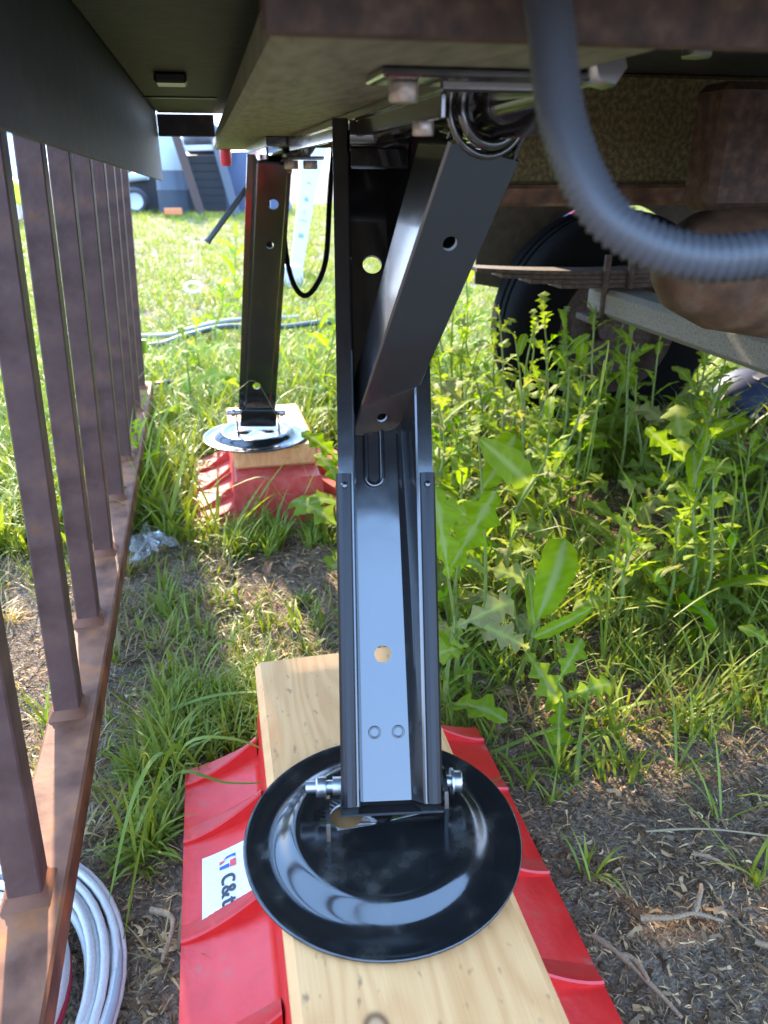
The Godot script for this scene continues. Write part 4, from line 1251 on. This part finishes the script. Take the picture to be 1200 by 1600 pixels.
func add_leaf(parent: Node3D, at: Vector3, dir: Vector3, nrm: Vector3, size: float, k: int) -> void:
	dir = dir.normalized()
	var x := dir.cross(nrm).normalized()
	var z := x.cross(dir).normalized()
	obj("leaf", LEAF[k], M.leaf, parent, Transform3D(Basis(x * size, dir * size, z * size), at))

func weed(at: Vector3, h: float, leaves: int, size: float, kinds: Array, label: String, group: String, sd: int, lean := Vector3.ZERO) -> void:
	var r := RandomNumberGenerator.new()
	r.seed = sd
	at.y = gy(at.x, at.z) - 0.004
	var t := thing("weed", label, "weed", at, 0.0, group)
	var top := lean + Vector3(r.randf_range(-0.15, 0.15) * h, h, r.randf_range(-0.15, 0.15) * h)
	var ctrl := [Vector3.ZERO, top * 0.35 + Vector3(r.randf_range(-0.06, 0.06), 0, r.randf_range(-0.06, 0.06)) * h, top * 0.7 + Vector3(r.randf_range(-0.05, 0.05), 0, r.randf_range(-0.05, 0.05)) * h, top]
	var pts := smooth(ctrl, 4)
	var rad := []
	for i in pts.size():
		rad.append(lerpf(0.0032, 0.0010, float(i) / (pts.size() - 1)))
	obj("stem", tube(pts, rad, 7), M.stem, t)
	var az := r.randf() * TAU
	for i in leaves:
		var u := pow((i + 0.4) / leaves, 0.85)
		var p: Vector3 = pts[clampi(int(u * (pts.size() - 1)), 0, pts.size() - 1)]
		az += 2.4 + r.randf_range(-0.4, 0.4)
		var el := lerpf(0.30, 1.15, u) + r.randf_range(-0.25, 0.25)
		var out := Vector3(cos(az), 0, sin(az))
		var dir := out * cos(el) + Vector3.UP * sin(el)
		var nrm := (Vector3.UP * cos(el) - out * sin(el)).rotated(dir, r.randf_range(-0.7, 0.7))
		var sz := size * lerpf(1.0, 0.42, u) * r.randf_range(0.8, 1.2)
		add_leaf(t, p, dir, nrm, sz, kinds[r.randi() % kinds.size()])

# says where a weed of the bed stands, by what is near it
func bed_label(x: float, z: float, tall: float) -> String:
	var size: String = "low" if tall < 0.16 else ("tall" if tall > 0.26 else "knee-length")
	size = "low" if tall < 0.16 else ("tall" if tall > 0.26 else "middling")
	var side: String = "close to the jack leg" if x < 0.38 else ("under the leaf spring's tip" if x < 0.54 else ("in front of the tyre" if x < 0.74 else ("under the axle" if x < 0.90 else "beside the navy bag")))
	var row: String = "front" if z > -0.92 else ("second" if z > -1.14 else ("third" if z > -1.36 else "rear"))
	return "%s lobed weed of the %s row, %s" % [size, row, side]

func lawn_label(x: float, z: float) -> String:
	var side: String = "left of the far jack leg" if x < 0.0 else ("behind the far jack" if x < 0.2 else ("between the two jack legs" if x < 0.42 else "right of the near jack leg"))
	var row: String = "nearer" if z > -2.15 else ("farther" if z < -2.4 else "middle")
	return "sunlit lobed weed in the %s lawn, %s" % [row, side]

func build_weeds() -> void:
	for k in 5:
		LEAF.append(leaf_mesh(0, 0.5 + 0.28 * k, 0.30, 100 + k, 0.15 * k))
	for k in 3:
		LEAF.append(leaf_mesh(1, 0.5 + 0.4 * k, 0.22, 200 + k, 0.3 * k))
	for k in 3:
		LEAF.append(leaf_mesh(2, 0.6 + 0.5 * k, 0.25, 300 + k, 0.2 * k))
	LEAF.append(leaf_mesh(0, 1.5, 0.5, 410, 1.6))
	LEAF.append(leaf_mesh(0, 0.9, 0.15, 411, 1.2))
	LEAF.append(leaf_mesh(0, 1.9, 0.9, 412, -0.6))
	var lob := [0, 1, 2, 3, 4]
	var mix := [0, 1, 2, 3, 4, 0, 1, 2, 5, 8, 11, 12, 13]
	# hero plants
	weed(Vector3(0.47, 0, -1.20), 0.33, 16, 0.085, lob, "tallest weed reaching up to the leaf spring", "", 15)
	weed(Vector3(0.63, 0, -1.20), 0.32, 14, 0.08, lob, "tall weed with small lobed leaves in front of the wheel", "", 16)
	weed(Vector3(0.56, 0, -0.58), 0.10, 9, 0.08, [0, 2, 8, 9], "low ragged weed at the right edge above the bare soil", "", 17)
	weed(Vector3(0.235, 0, -0.92), 0.22, 12, 0.09, mix, "leafy weed close behind the near jack leg", "", 18)
	weed(Vector3(0.155, 0, -1.04), 0.19, 10, 0.12, [0, 1, 3], "lobed weed right of the far red block", "", 19)
	weed(Vector3(-0.085, 0, -1.72), 0.20, 8, 0.14, lob, "bright lobed weed beside the far end of the gate", "", 20)
	weed(Vector3(0.03, 0, -1.75), 0.16, 8, 0.13, lob, "bright lobed weed behind the far foot pad, left of the leg", "", 21)
	weed(Vector3(0.245, 0, -1.80), 0.26, 9, 0.13, lob, "sunlit lobed weed seen between the two jack legs", "", 22)
	weed(Vector3(0.33, 0, -1.62), 0.22, 9, 0.13, lob, "sunlit lobed weed touching the near jack leg's left edge", "", 23)
	weed(Vector3(-0.155, 0, -1.30), 0.12, 7, 0.12, mix, "weed growing through the gate left of the far red block", "", 24)
	weed(Vector3(0.10, 0, -3.3), 0.30, 10, 0.17, [8, 9, 10, 5], "upright pale leafed weed on the lawn left of the far leg", "", 25)
	# weeds whose big leaves stand out, leaf by leaf: root, then [foot of the leaf, its tip, kind]
	for e in [
		["weed with a broad lobed leaf beside the near leg's middle", Vector3(0.225, 0, -0.665), [[Vector3(0.190, 0.180, -0.600), Vector3(0.240, 0.250, -0.618), 0], [Vector3(0.190, 0.178, -0.595), Vector3(0.180, 0.262, -0.612), 1], [Vector3(0.200, 0.120, -0.600), Vector3(0.268, 0.155, -0.590), 11], [Vector3(0.217, 0.09, -0.61), Vector3(0.17, 0.10, -0.59), 3]]],
		["weed with one rounded dusty leaf facing the viewer", Vector3(0.285, 0, -0.745), [[Vector3(0.258, 0.265, -0.725), Vector3(0.309, 0.222, -0.690), 6], [Vector3(0.27, 0.20, -0.74), Vector3(0.325, 0.25, -0.77), 5], [Vector3(0.275, 0.16, -0.74), Vector3(0.225, 0.19, -0.72), 2], [Vector3(0.28, 0.10, -0.745), Vector3(0.33, 0.10, -0.70), 12]]],
		["weed with a bright upright oval leaf above the litter", Vector3(0.290, 0, -0.655), [[Vector3(0.284, 0.118, -0.600), Vector3(0.333, 0.182, -0.640), 5], [Vector3(0.285, 0.09, -0.61), Vector3(0.345, 0.118, -0.60), 8], [Vector3(0.287, 0.07, -0.62), Vector3(0.235, 0.115, -0.60), 11], [Vector3(0.288, 0.06, -0.63), Vector3(0.31, 0.03, -0.565), 2], [Vector3(0.287, 0.10, -0.61), Vector3(0.282, 0.155, -0.63), 9]]],
		["weed with a glowing yellow green lobed leaf before the tyre", Vector3(0.600, 0, -0.980), [[Vector3(0.612, 0.155, -0.880), Vector3(0.600, 0.252, -0.925), 4], [Vector3(0.612, 0.155, -0.880), Vector3(0.565, 0.198, -0.905), 0], [Vector3(0.613, 0.16, -0.88), Vector3(0.660, 0.148, -0.865), 6], [Vector3(0.605, 0.10, -0.92), Vector3(0.56, 0.07, -0.88), 11], [Vector3(0.603, 0.07, -0.94), Vector3(0.64, 0.09, -0.90), 3]]],
		["low weed with a drooping toothed leaf over dead leaves", Vector3(0.318, 0, -0.590), [[Vector3(0.300, 0.058, -0.575), Vector3(0.335, 0.095, -0.595), 1], [Vector3(0.31, 0.03, -0.585), Vector3(0.285, 0.012, -0.53), 0], [Vector3(0.315, 0.03, -0.585), Vector3(0.37, 0.05, -0.58), 2]]]]:
		var root: Vector3 = e[1]
		root.y = gy(root.x, root.z) - 0.003
		var t := thing("weed", e[0], "weed", root)
		var topmost: Vector3 = e[2][0][0] - root
		for l in e[2]:
			if (l[0] - root).y > topmost.y:
				topmost = l[0] - root
		var pts := smooth([Vector3.ZERO, topmost * 0.4 + Vector3(0.004, 0.012, 0.0), topmost], 6)
		var rad := []
		for i in pts.size():
			rad.append(lerpf(0.0030, 0.0012, float(i) / (pts.size() - 1)))
		obj("stem", tube(pts, rad, 8), M.stem, t)
		for l in e[2]:
			var a: Vector3 = l[0] - root
			var b: Vector3 = l[1] - root
			var near: Vector3 = pts[clampi(int((pts.size() - 1) * a.y / maxf(topmost.y, 0.01)), 0, pts.size() - 1)]
			if near.distance_to(a) > 0.003:
				obj("leaf_stalk", tube([near, near.lerp(a, 0.5) + Vector3(0, 0.002, 0), a], 0.0011, 6), M.stem, t)
			var toward: Vector3 = (Vector3(0, 0.62, 0.1) - l[0]).normalized()
			add_leaf(t, a, b - a, toward, a.distance_to(b) * 1.05, l[2])
	for p in [[0.20, -0.62, 0.10, "low lobed weed pressed against the near leg's right side", 41], [0.265, -0.765, 0.16, "lobed weed over the dead leaves, right of the near leg", 42], [0.44, -0.74, 0.13, "weed left of the leaning grass blades, in the shade", 43], [0.58, -0.80, 0.20, "tall ragged weed at the right edge, below the axle", 44], [0.66, -0.70, 0.14, "weed cut off by the right edge over the bare soil", 45], [0.39, -0.92, 0.24, "upright lobed weed in the middle of the bed's front", 46], [0.215, -0.80, 0.20, "lobed weed just behind the near leg's right flange", 47]]:
		weed(Vector3(p[0], 0, p[1]), p[2], 10, 0.085, mix, p[3], "", p[4])
	# the bed under the trailer
	var made := 0
	while made < 72:
		var x := rng.randf_range(0.24, 1.05)
		var z := rng.randf_range(-1.75, -0.74)
		if x > 0.60 and z > -0.9 or absf(x - 0.80) < 0.24 and z < -1.40 or x > 0.9 and z > -1.5:
			continue
		if bare(x, z) > 0.8:
			continue
		made += 1
		var tall := clampf(0.10 + 0.15 * rng.randf() + (0.08 if z < -1.0 else 0.0), 0.1, 0.34)
		weed(Vector3(x, 0, z), tall, rng.randi_range(9, 14), rng.randf_range(0.07, 0.115), mix, bed_label(x, z, tall), "weeds crowded under the trailer", 500 + made)
	for i in 14:
		var lx := rng.randf_range(-0.35, 0.75)
		var lz := rng.randf_range(-2.6, -1.9)
		weed(Vector3(lx, 0, lz), rng.randf_range(0.10, 0.22), rng.randi_range(6, 9), rng.randf_range(0.08, 0.13), mix, lawn_label(lx, lz), "sunlit weeds beyond the trailer", 700 + i)
	for i in 5:
		weed(Vector3(-0.30 + rng.randf_range(-0.15, 0.1), 0, rng.randf_range(-1.9, -0.95)), rng.randf_range(0.06, 0.14), 7, rng.randf_range(0.07, 0.11), mix, ["small weed at the gate's far bars, in the grass behind them", "small weed behind the fourth gate bar", "small weed in the straw behind the second gate bar", "tiny weed left of the gate's middle", "small weed behind the gate beside the bright lawn"][i], "small weeds left of the gate", 800 + i)

# ------------------------------------------------------------------ grass
func build_grass() -> void:
	var kinds := [
		["short", clump_mesh(1, 11, 0.014, 0.025, 0.06, 0.0036, 0.25)],
		["mid", clump_mesh(2, 10, 0.014, 0.05, 0.11, 0.0042, 0.12)],
		["mid", clump_mesh(3, 9, 0.016, 0.045, 0.12, 0.0046, 0.10, 1.7)],
		["tall", clump_mesh(4, 8, 0.015, 0.10, 0.22, 0.0050, 0.08, 1.5)],
		["tall", clump_mesh(5, 7, 0.018, 0.12, 0.26, 0.0055, 0.10, 1.9)],
		["straw", clump_mesh(6, 14, 0.018, 0.03, 0.08, 0.0028, 0.85)],
		["far", clump_mesh(7, 16, 0.05, 0.05, 0.13, 0.007, 0.18)]]
	var tfs := []
	var cols := []
	for k in kinds:
		tfs.append([])
		cols.append([])
	var put := func(k: int, x: float, z: float, sc: float) -> void:
		var b := Basis(Vector3.UP, rng.randf() * TAU) * Basis(Vector3(1, 0, 0), rng.randf_range(-0.2, 0.2))
		tfs[k].append(Transform3D(b.scaled(Vector3.ONE * sc), Vector3(x, gy(x, z), z)))
		var w := noise.get_noise_2d(x * 2.0 + 9.0, z * 2.0) * 0.5 + rng.randf_range(-0.25, 0.25)
		cols[k].append(Color(1.0 + w * 0.35, 1.0 + w * 0.18, 1.0 + w * 0.1) * rng.randf_range(0.8, 1.15))
	# close ground
	for i in 15000:
		var x := rng.randf_range(-1.0, 1.5)
		var z := rng.randf_range(-2.2, -0.12)
		if in_blocks(x, z):
			continue
		var keep := 1.0 - bare(x, z)
		if rng.randf() > keep * keep * 0.95 + 0.01:
			continue
		var left := x < -0.10 and z > -1.1
		var q := rng.randf()
		if left:
			put.call(0 if q < 0.38 else (5 if q < 0.97 else 1), x, z, rng.randf_range(0.4, 0.75))
		elif x < 0.20 and z > -1.1:
			put.call(0 if q < 0.40 else (5 if q < 0.80 else 2), x, z, rng.randf_range(0.4, 0.72))
		elif x >= 0.20 and z > -1.7:
			if rng.randf() < 0.55:
				continue
			put.call(1 if q < 0.3 else (2 if q < 0.52 else (3 if q < 0.64 else (4 if q < 0.72 else 0))), x, z, rng.randf_range(0.55, 0.95) * (0.7 if z > -0.7 else 1.0))
		else:
			put.call(1 if q < 0.4 else (2 if q < 0.75 else (3 if q < 0.83 else 0)), x, z, rng.randf_range(0.7, 1.1))
	# around the far block, and a tuft in front of it
	for i in 70:
		var x := rng.randf_range(-0.02, 0.24)
		var z := rng.randf_range(-1.10, -1.03)
		put.call(1 if rng.randf() < 0.6 else 2, x, z, rng.randf_range(0.45, 0.75))
	# grass pressing against the near block's left and far edges
	for i in 55:
		put.call(0 if rng.randf() < 0.5 else 2, rng.randf_range(-0.11, -0.066), rng.randf_range(-0.66, -0.49), rng.randf_range(0.5, 0.8))
	for i in 120:
		put.call(1 if rng.randf() < 0.5 else 2, rng.randf_range(-0.09, 0.05), rng.randf_range(-0.72, -0.60), rng.randf_range(0.4, 0.65))
	# grass and low growth between the near block and the weeds
	for i in 420:
		var x := rng.randf_range(0.17, 0.75)
		var z := rng.randf_range(-0.86, -0.50)
		if in_blocks(x, z) or rng.randf() < bare(x, z) * 0.9:
			continue
		put.call([0, 0, 1, 2, 2, 5][rng.randi() % 6], x, z, rng.randf_range(0.45, 0.8))
	# the lawn beyond
	for i in 15000:
		var z := -2.2 - pow(rng.randf(), 1.5) * 11.0
		var x := rng.randf_range(-1.2, 1.6) * (0.6 + absf(z) * 0.38)
		put.call(6, x, z, rng.randf_range(0.4, 0.75) * (1.0 + clampf((absf(z) - 9.0) * 0.25, 0.0, 0.6)))
	var names := ["short green grass and straw on the close ground", "green grass on the close ground", "arching green grass on the close ground", "long grass among the weeds", "long drooping grass among the weeds", "dry straw lying on the ground at the left", "lawn stretching away to the back of the garden"]
	for k in kinds.size():
		stuff("grass", kinds[k][1], M.grass, tfs[k], cols[k], names[k], "grass")
	# single long blades that stand out
	var H := [
		["long bent grass stalk with a sharp fold among the weeds", Vector3(0.52, 0, -1.00), [[Vector3(0, 0, 0), Vector3(0.01, 0.14, 0), Vector3(0.022, 0.285, 0), Vector3(0.012, 0.292, 0), Vector3(-0.05, 0.26, 0.02), Vector3(-0.10, 0.17, 0.04)], [Vector3(0.0, 0, 0), Vector3(0.02, 0.12, -0.01), Vector3(0.024, 0.27, -0.01), Vector3(0.030, 0.20, 0.0)]]],
		["upright pair of bright grass blades in front of the weeds", Vector3(0.40, 0, -0.665), [[Vector3(0, 0, 0), Vector3(-0.015, 0.09, 0), Vector3(-0.045, 0.17, -0.01), Vector3(-0.06, 0.205, -0.01)], [Vector3(0, 0, 0), Vector3(0.0, 0.10, -0.005), Vector3(0.008, 0.19, -0.01), Vector3(0.018, 0.18, 0.0)], [Vector3(0, 0, 0), Vector3(-0.006, 0.08, 0.005), Vector3(-0.018, 0.165, 0.0)]]],
		["two long grass blades lying across the bare soil", Vector3(0.30, 0, -0.555), [[Vector3(-0.09, 0.006, 0.01), Vector3(0.0, 0.022, 0.0), Vector3(0.10, 0.024, -0.012), Vector3(0.20, 0.012, -0.02)], [Vector3(-0.06, 0.006, 0.02), Vector3(0.04, 0.016, 0.012), Vector3(0.15, 0.018, -0.005), Vector3(0.24, 0.03, -0.015)]]],
		["long grass blades flopping over the near red block's corner", Vector3(-0.075, 0, -0.54), [[Vector3(0, 0.02, 0), Vector3(0.02, 0.075, 0.0), Vector3(0.06, 0.078, 0.005), Vector3(0.10, 0.062, 0.02)], [Vector3(-0.01, 0.02, 0.0), Vector3(0.015, 0.06, 0.015), Vector3(0.05, 0.055, 0.03), Vector3(0.085, 0.053, 0.036)], [Vector3(0.02, 0.01, -0.03), Vector3(0.0, 0.07, 0.0), Vector3(-0.02, 0.07, 0.05), Vector3(-0.04, 0.02, 0.10)], [Vector3(0.03, 0.01, -0.03), Vector3(0.01, 0.075, 0.0), Vector3(-0.012, 0.055, 0.07), Vector3(-0.028, 0.012, 0.13)]]],
		["bent dry stalk arching over the far foot pad", Vector3(0.00, 0.11, -1.20), [[Vector3(-0.045, 0.02, 0.0), Vector3(0.0, 0.075, 0.0), Vector3(0.035, 0.105, 0.01), Vector3(0.048, 0.112, 0.01), Vector3(0.062, 0.100, 0.015), Vector3(0.085, 0.05, 0.02)]]],
		["long grass blades rising in front of the far red block", Vector3(0.12, 0, -1.09), [[Vector3(0.03, 0, 0.0), Vector3(0.0, 0.09, 0.0), Vector3(-0.03, 0.17, 0.0), Vector3(-0.045, 0.21, 0.0)], [Vector3(0, 0, 0), Vector3(-0.04, 0.06, 0), Vector3(-0.07, 0.10, 0.0), Vector3(-0.13, 0.09, 0.02)], [Vector3(-0.03, 0, 0), Vector3(-0.015, 0.05, 0), Vector3(0.01, 0.11, 0.01)], [Vector3(-0.07, 0, 0.02), Vector3(-0.075, 0.05, 0.02), Vector3(-0.06, 0.10, 0.02)]]],
		["yellow green blade standing alone left of the near board", Vector3(-0.045, 0, -0.70), [[Vector3(0.0, 0, 0), Vector3(-0.003, 0.05, 0), Vector3(-0.012, 0.10, 0)], [Vector3(0.05, 0.0, 0.0), Vector3(0.04, 0.06, 0.0), Vector3(0.02, 0.075, 0.01), Vector3(0.0, 0.05, 0.02)], [Vector3(-0.06, 0.02, 0.05), Vector3(0.0, 0.035, 0.045), Vector3(0.05, 0.035, 0.045), Vector3(0.08, 0.03, 0.05)]]],
		["long pale grass blades leaning in at the right edge", Vector3(0.60, 0, -0.72), [[Vector3(0.08, 0.0, 0.0), Vector3(0.02, 0.05, 0.03), Vector3(-0.06, 0.085, 0.05), Vector3(-0.15, 0.05, 0.07)], [Vector3(0, 0, 0), Vector3(-0.02, 0.12, 0), Vector3(-0.03, 0.20, 0), Vector3(-0.05, 0.22, 0.0), Vector3(-0.10, 0.16, 0.02)], [Vector3(0.05, 0, 0), Vector3(0.02, 0.12, -0.02), Vector3(-0.01, 0.24, -0.04)]]]]
	for h in H:
		var at: Vector3 = h[1]
		var t := thing("grass_tuft", h[0], "grass", at)
		for line in h[2]:
			var pts := smooth(line, 5)
			var st := start()
			var fr := frames(pts)
			var n := pts.size()
			var dry: bool = "dry" in h[0]
			var wmax := 0.0014 if dry else rng.randf_range(0.0022, 0.0032)
			var c := Color(0.30, 0.27, 0.15) if dry else Color(0.15, 0.24, 0.03).lerp(Color(0.24, 0.31, 0.05), rng.randf())
			for i in n - 1:
				var rows := []
				for j in [i, i + 1]:
					var u := float(j) / (n - 1)
					var w := wmax * sqrt(maxf(1.0 - u, 0.0)) * (0.55 + 0.9 * minf(u * 4.0, 1.0) * 0.5)
					var sv: Vector3 = fr[j][0] * w
					rows.append([pts[j] - sv, pts[j] + fr[j][1] * -0.0006, pts[j] + sv, fr[j][1]])
				for k in 2:
					for q in [[[0, k], [1, k + 1], [0, k + 1]], [[0, k], [1, k], [1, k + 1]]]:
						smooth_tri(st, q.map(func(e): return rows[e[0]][e[1]]), q.map(func(e): return rows[e[0]][3]), [c, c, c])
			obj("blade", st.commit(), M.grass, t)

# ------------------------------------------------------------------ litter on the soil
func build_litter() -> void:
	var chip := start()
	for i in 4:      # a small curled strip
		var a := i / 4.0
		var b := (i + 1) / 4.0
		var P := func(u: float, s: float) -> Vector3: return Vector3((u - 0.5) + s * 0.04, 0.09 * sin(u * PI) + 0.05 * s * sin(u * 5.0), s * 0.10 * (0.75 + 0.25 * sin(u * 9.0)) + 0.06 * sin(u * 4.0))
		for q in [[a, -1.0], [b, -1.0], [b, 1.0], [a, -1.0], [b, 1.0], [a, 1.0]]:
			chip.set_smooth_group(1)
			chip.set_color(Color.WHITE)
			chip.add_vertex(P.call(q[0], q[1]))
	chip.generate_normals()
	var cm := mat(Color.WHITE, 0.9, 0.3)
	cm.vertex_color_use_as_albedo = true
	cm.cull_mode = BaseMaterial3D.CULL_DISABLED
	var tfs := []
	var cols := []
	var pal := [Color(0.26, 0.19, 0.115), Color(0.17, 0.125, 0.082), Color(0.11, 0.075, 0.048), Color(0.055, 0.038, 0.026), Color(0.34, 0.27, 0.18), Color(0.085, 0.052, 0.032), Color(0.13, 0.10, 0.072)]
	var tries := 0
	while tfs.size() < 120000 and tries < 420000:
		tries += 1
		var x := rng.randf_range(-0.6, 1.1)
		var z := rng.randf_range(-1.6, -0.15)
		if in_blocks(x, z):
			continue
		var k := bare(x, z) * 0.8 + 0.22
		if z < -0.9:
			k *= 0.7
		if rng.randf() > k:
			continue
		var ln := 0.0025 + 0.013 * pow(rng.randf(), 2.6)
		var th := rng.randf_range(0.12, 0.55) if rng.randf() < 0.88 else 1.5
		var bs := Basis(Vector3.UP, rng.randf() * TAU) * Basis(Vector3(0, 0, 1), rng.randf_range(-0.35, 0.35)) * Basis(Vector3(1, 0, 0), rng.randf_range(-0.7, 0.7))
		tfs.append(Transform3D(bs * Basis.from_scale(Vector3(ln, ln * 0.8, ln * th)), Vector3(x, gy(x, z) + rng.randf_range(0.0005, 0.004), z)))
		cols.append(pal[rng.randi() % pal.size()] * Color(1.62, 1.32, 1.0) * rng.randf_range(0.5, 1.25))
	stuff("dry_litter", chip.commit(), cm, tfs, cols, "dry chips and shreds of grass and bark on the soil", "litter")
	# clods of soil
	var cs := SphereMesh.new()
	cs.radius = 0.5
	cs.height = 0.8
	cs.radial_segments = 7
	cs.rings = 4
	tfs = []
	cols = []
	for i in 3500:
		var x := rng.randf_range(0.18, 0.8)
		var z := rng.randf_range(-0.9, -0.15)
		if in_blocks(x, z) or rng.randf() > bare(x, z):
			continue
		var s := 0.003 + 0.007 * pow(rng.randf(), 3.0)
		tfs.append(Transform3D(Basis(Vector3.UP, rng.randf() * TAU) * Basis(Vector3(1, 0, 0), rng.randf()) * Basis.from_scale(Vector3(s, s * 0.6, s * 0.8)), Vector3(x, gy(x, z), z)))
		cols.append(Color(0.10, 0.062, 0.034) * rng.randf_range(0.7, 1.5))
	stuff("soil_crumbs", cs, cm, tfs, cols, "small crumbs of soil on the bare ground", "soil")
	# twigs
	var tw := [
		["grey forked twig on the bare soil at the right", [Vector3(0.272, 0.010, -0.352), Vector3(0.295, 0.012, -0.346), Vector3(0.312, 0.013, -0.345), Vector3(0.330, 0.011, -0.336)], [Vector3(0.312, 0.013, -0.345), Vector3(0.325, 0.016, -0.358), Vector3(0.331, 0.014, -0.366)], 0.0023],
		["flaky dark twig right of the near red block", [Vector3(0.232, 0.008, -0.348), Vector3(0.243, 0.010, -0.328), Vector3(0.255, 0.009, -0.300), Vector3(0.262, 0.008, -0.280)], [Vector3(0.243, 0.010, -0.328), Vector3(0.250, 0.012, -0.322), Vector3(0.252, 0.012, -0.306)], 0.0024],
		["pale thin twig lying at the bottom right corner", [Vector3(0.345, 0.008, -0.318), Vector3(0.360, 0.012, -0.300), Vector3(0.368, 0.010, -0.270)], [Vector3(0.360, 0.012, -0.300), Vector3(0.376, 0.012, -0.296), Vector3(0.384, 0.010, -0.306)], 0.0024],
		["short grey twig under the right hand grass", [Vector3(0.345, 0.009, -0.398), Vector3(0.356, 0.012, -0.388), Vector3(0.366, 0.009, -0.376)], [], 0.0022],
		["long pale straw lying on the bare soil", [Vector3(0.320, 0.008, -0.428), Vector3(0.365, 0.014, -0.415), Vector3(0.41, 0.016, -0.396), Vector3(0.46, 0.012, -0.375)], [], 0.0011],
		["broken twig beside the coiled cable", [Vector3(-0.085, 0.012, -0.435), Vector3(-0.068, 0.015, -0.420), Vector3(-0.075, 0.012, -0.39)], [], 0.0026]]
	for e in tw:
		var base: Vector3 = e[1][0]
		var t := thing("twig", e[0], "twig", base)
		for line in [e[1], e[2]]:
			if line.size() < 2:
				continue
			var pts := smooth(line.map(func(p): return p - base), 5)
			var rad := []
			for i in pts.size():
				rad.append(e[3] * (1.0 - 0.45 * i / (pts.size() - 1)) * rng.randf_range(0.8, 1.2))
			obj("branch", tube(pts, rad, 7), M.straw if "straw" in e[0] else M.bark, t)
	# curled dead leaves
	for k in 9:
		var dm := leaf_mesh(1, 1.6 + 0.2 * (k % 3), 0.7, 900 + k, 0.0)
		var p: Vector3 = [Vector3(0.265, 0, -0.60), Vector3(0.285, 0, -0.625), Vector3(0.30, 0, -0.575), Vector3(0.35, 0, -0.70), Vector3(0.42, 0, -0.74), Vector3(0.24, 0, -0.57), Vector3(0.10, 0, -0.97), Vector3(0.05, 0, -1.0), Vector3(0.39, 0, -0.66)][k]
		var lb: String = ["curled brown leaf nearest the jack leg's right side", "brown leaf folded over beside the curled one", "thin brown leaf at the edge of the bare soil", "brown leaf in the shade behind the egg-shaped weed", "brown leaf farthest back in the litter bed", "small brown leaf near the red block's far corner", "brown leaf on the litter before the far block", "second brown leaf on the litter before the far block", "brown leaf beside the upright grass blades"][k]
		var o := obj("dead_leaf", dm, M.dry_leaf, self, Transform3D(Basis(Vector3.UP, k * 1.3) * Basis(Vector3(1, 0, 0), -1.35) * Basis.from_scale(Vector3.ONE * (0.032 + 0.006 * (k % 3))), Vector3(p.x, gy(p.x, p.z) + 0.008, p.z)))
		tag(o, lb, "dead leaf", "dead leaves on the litter")
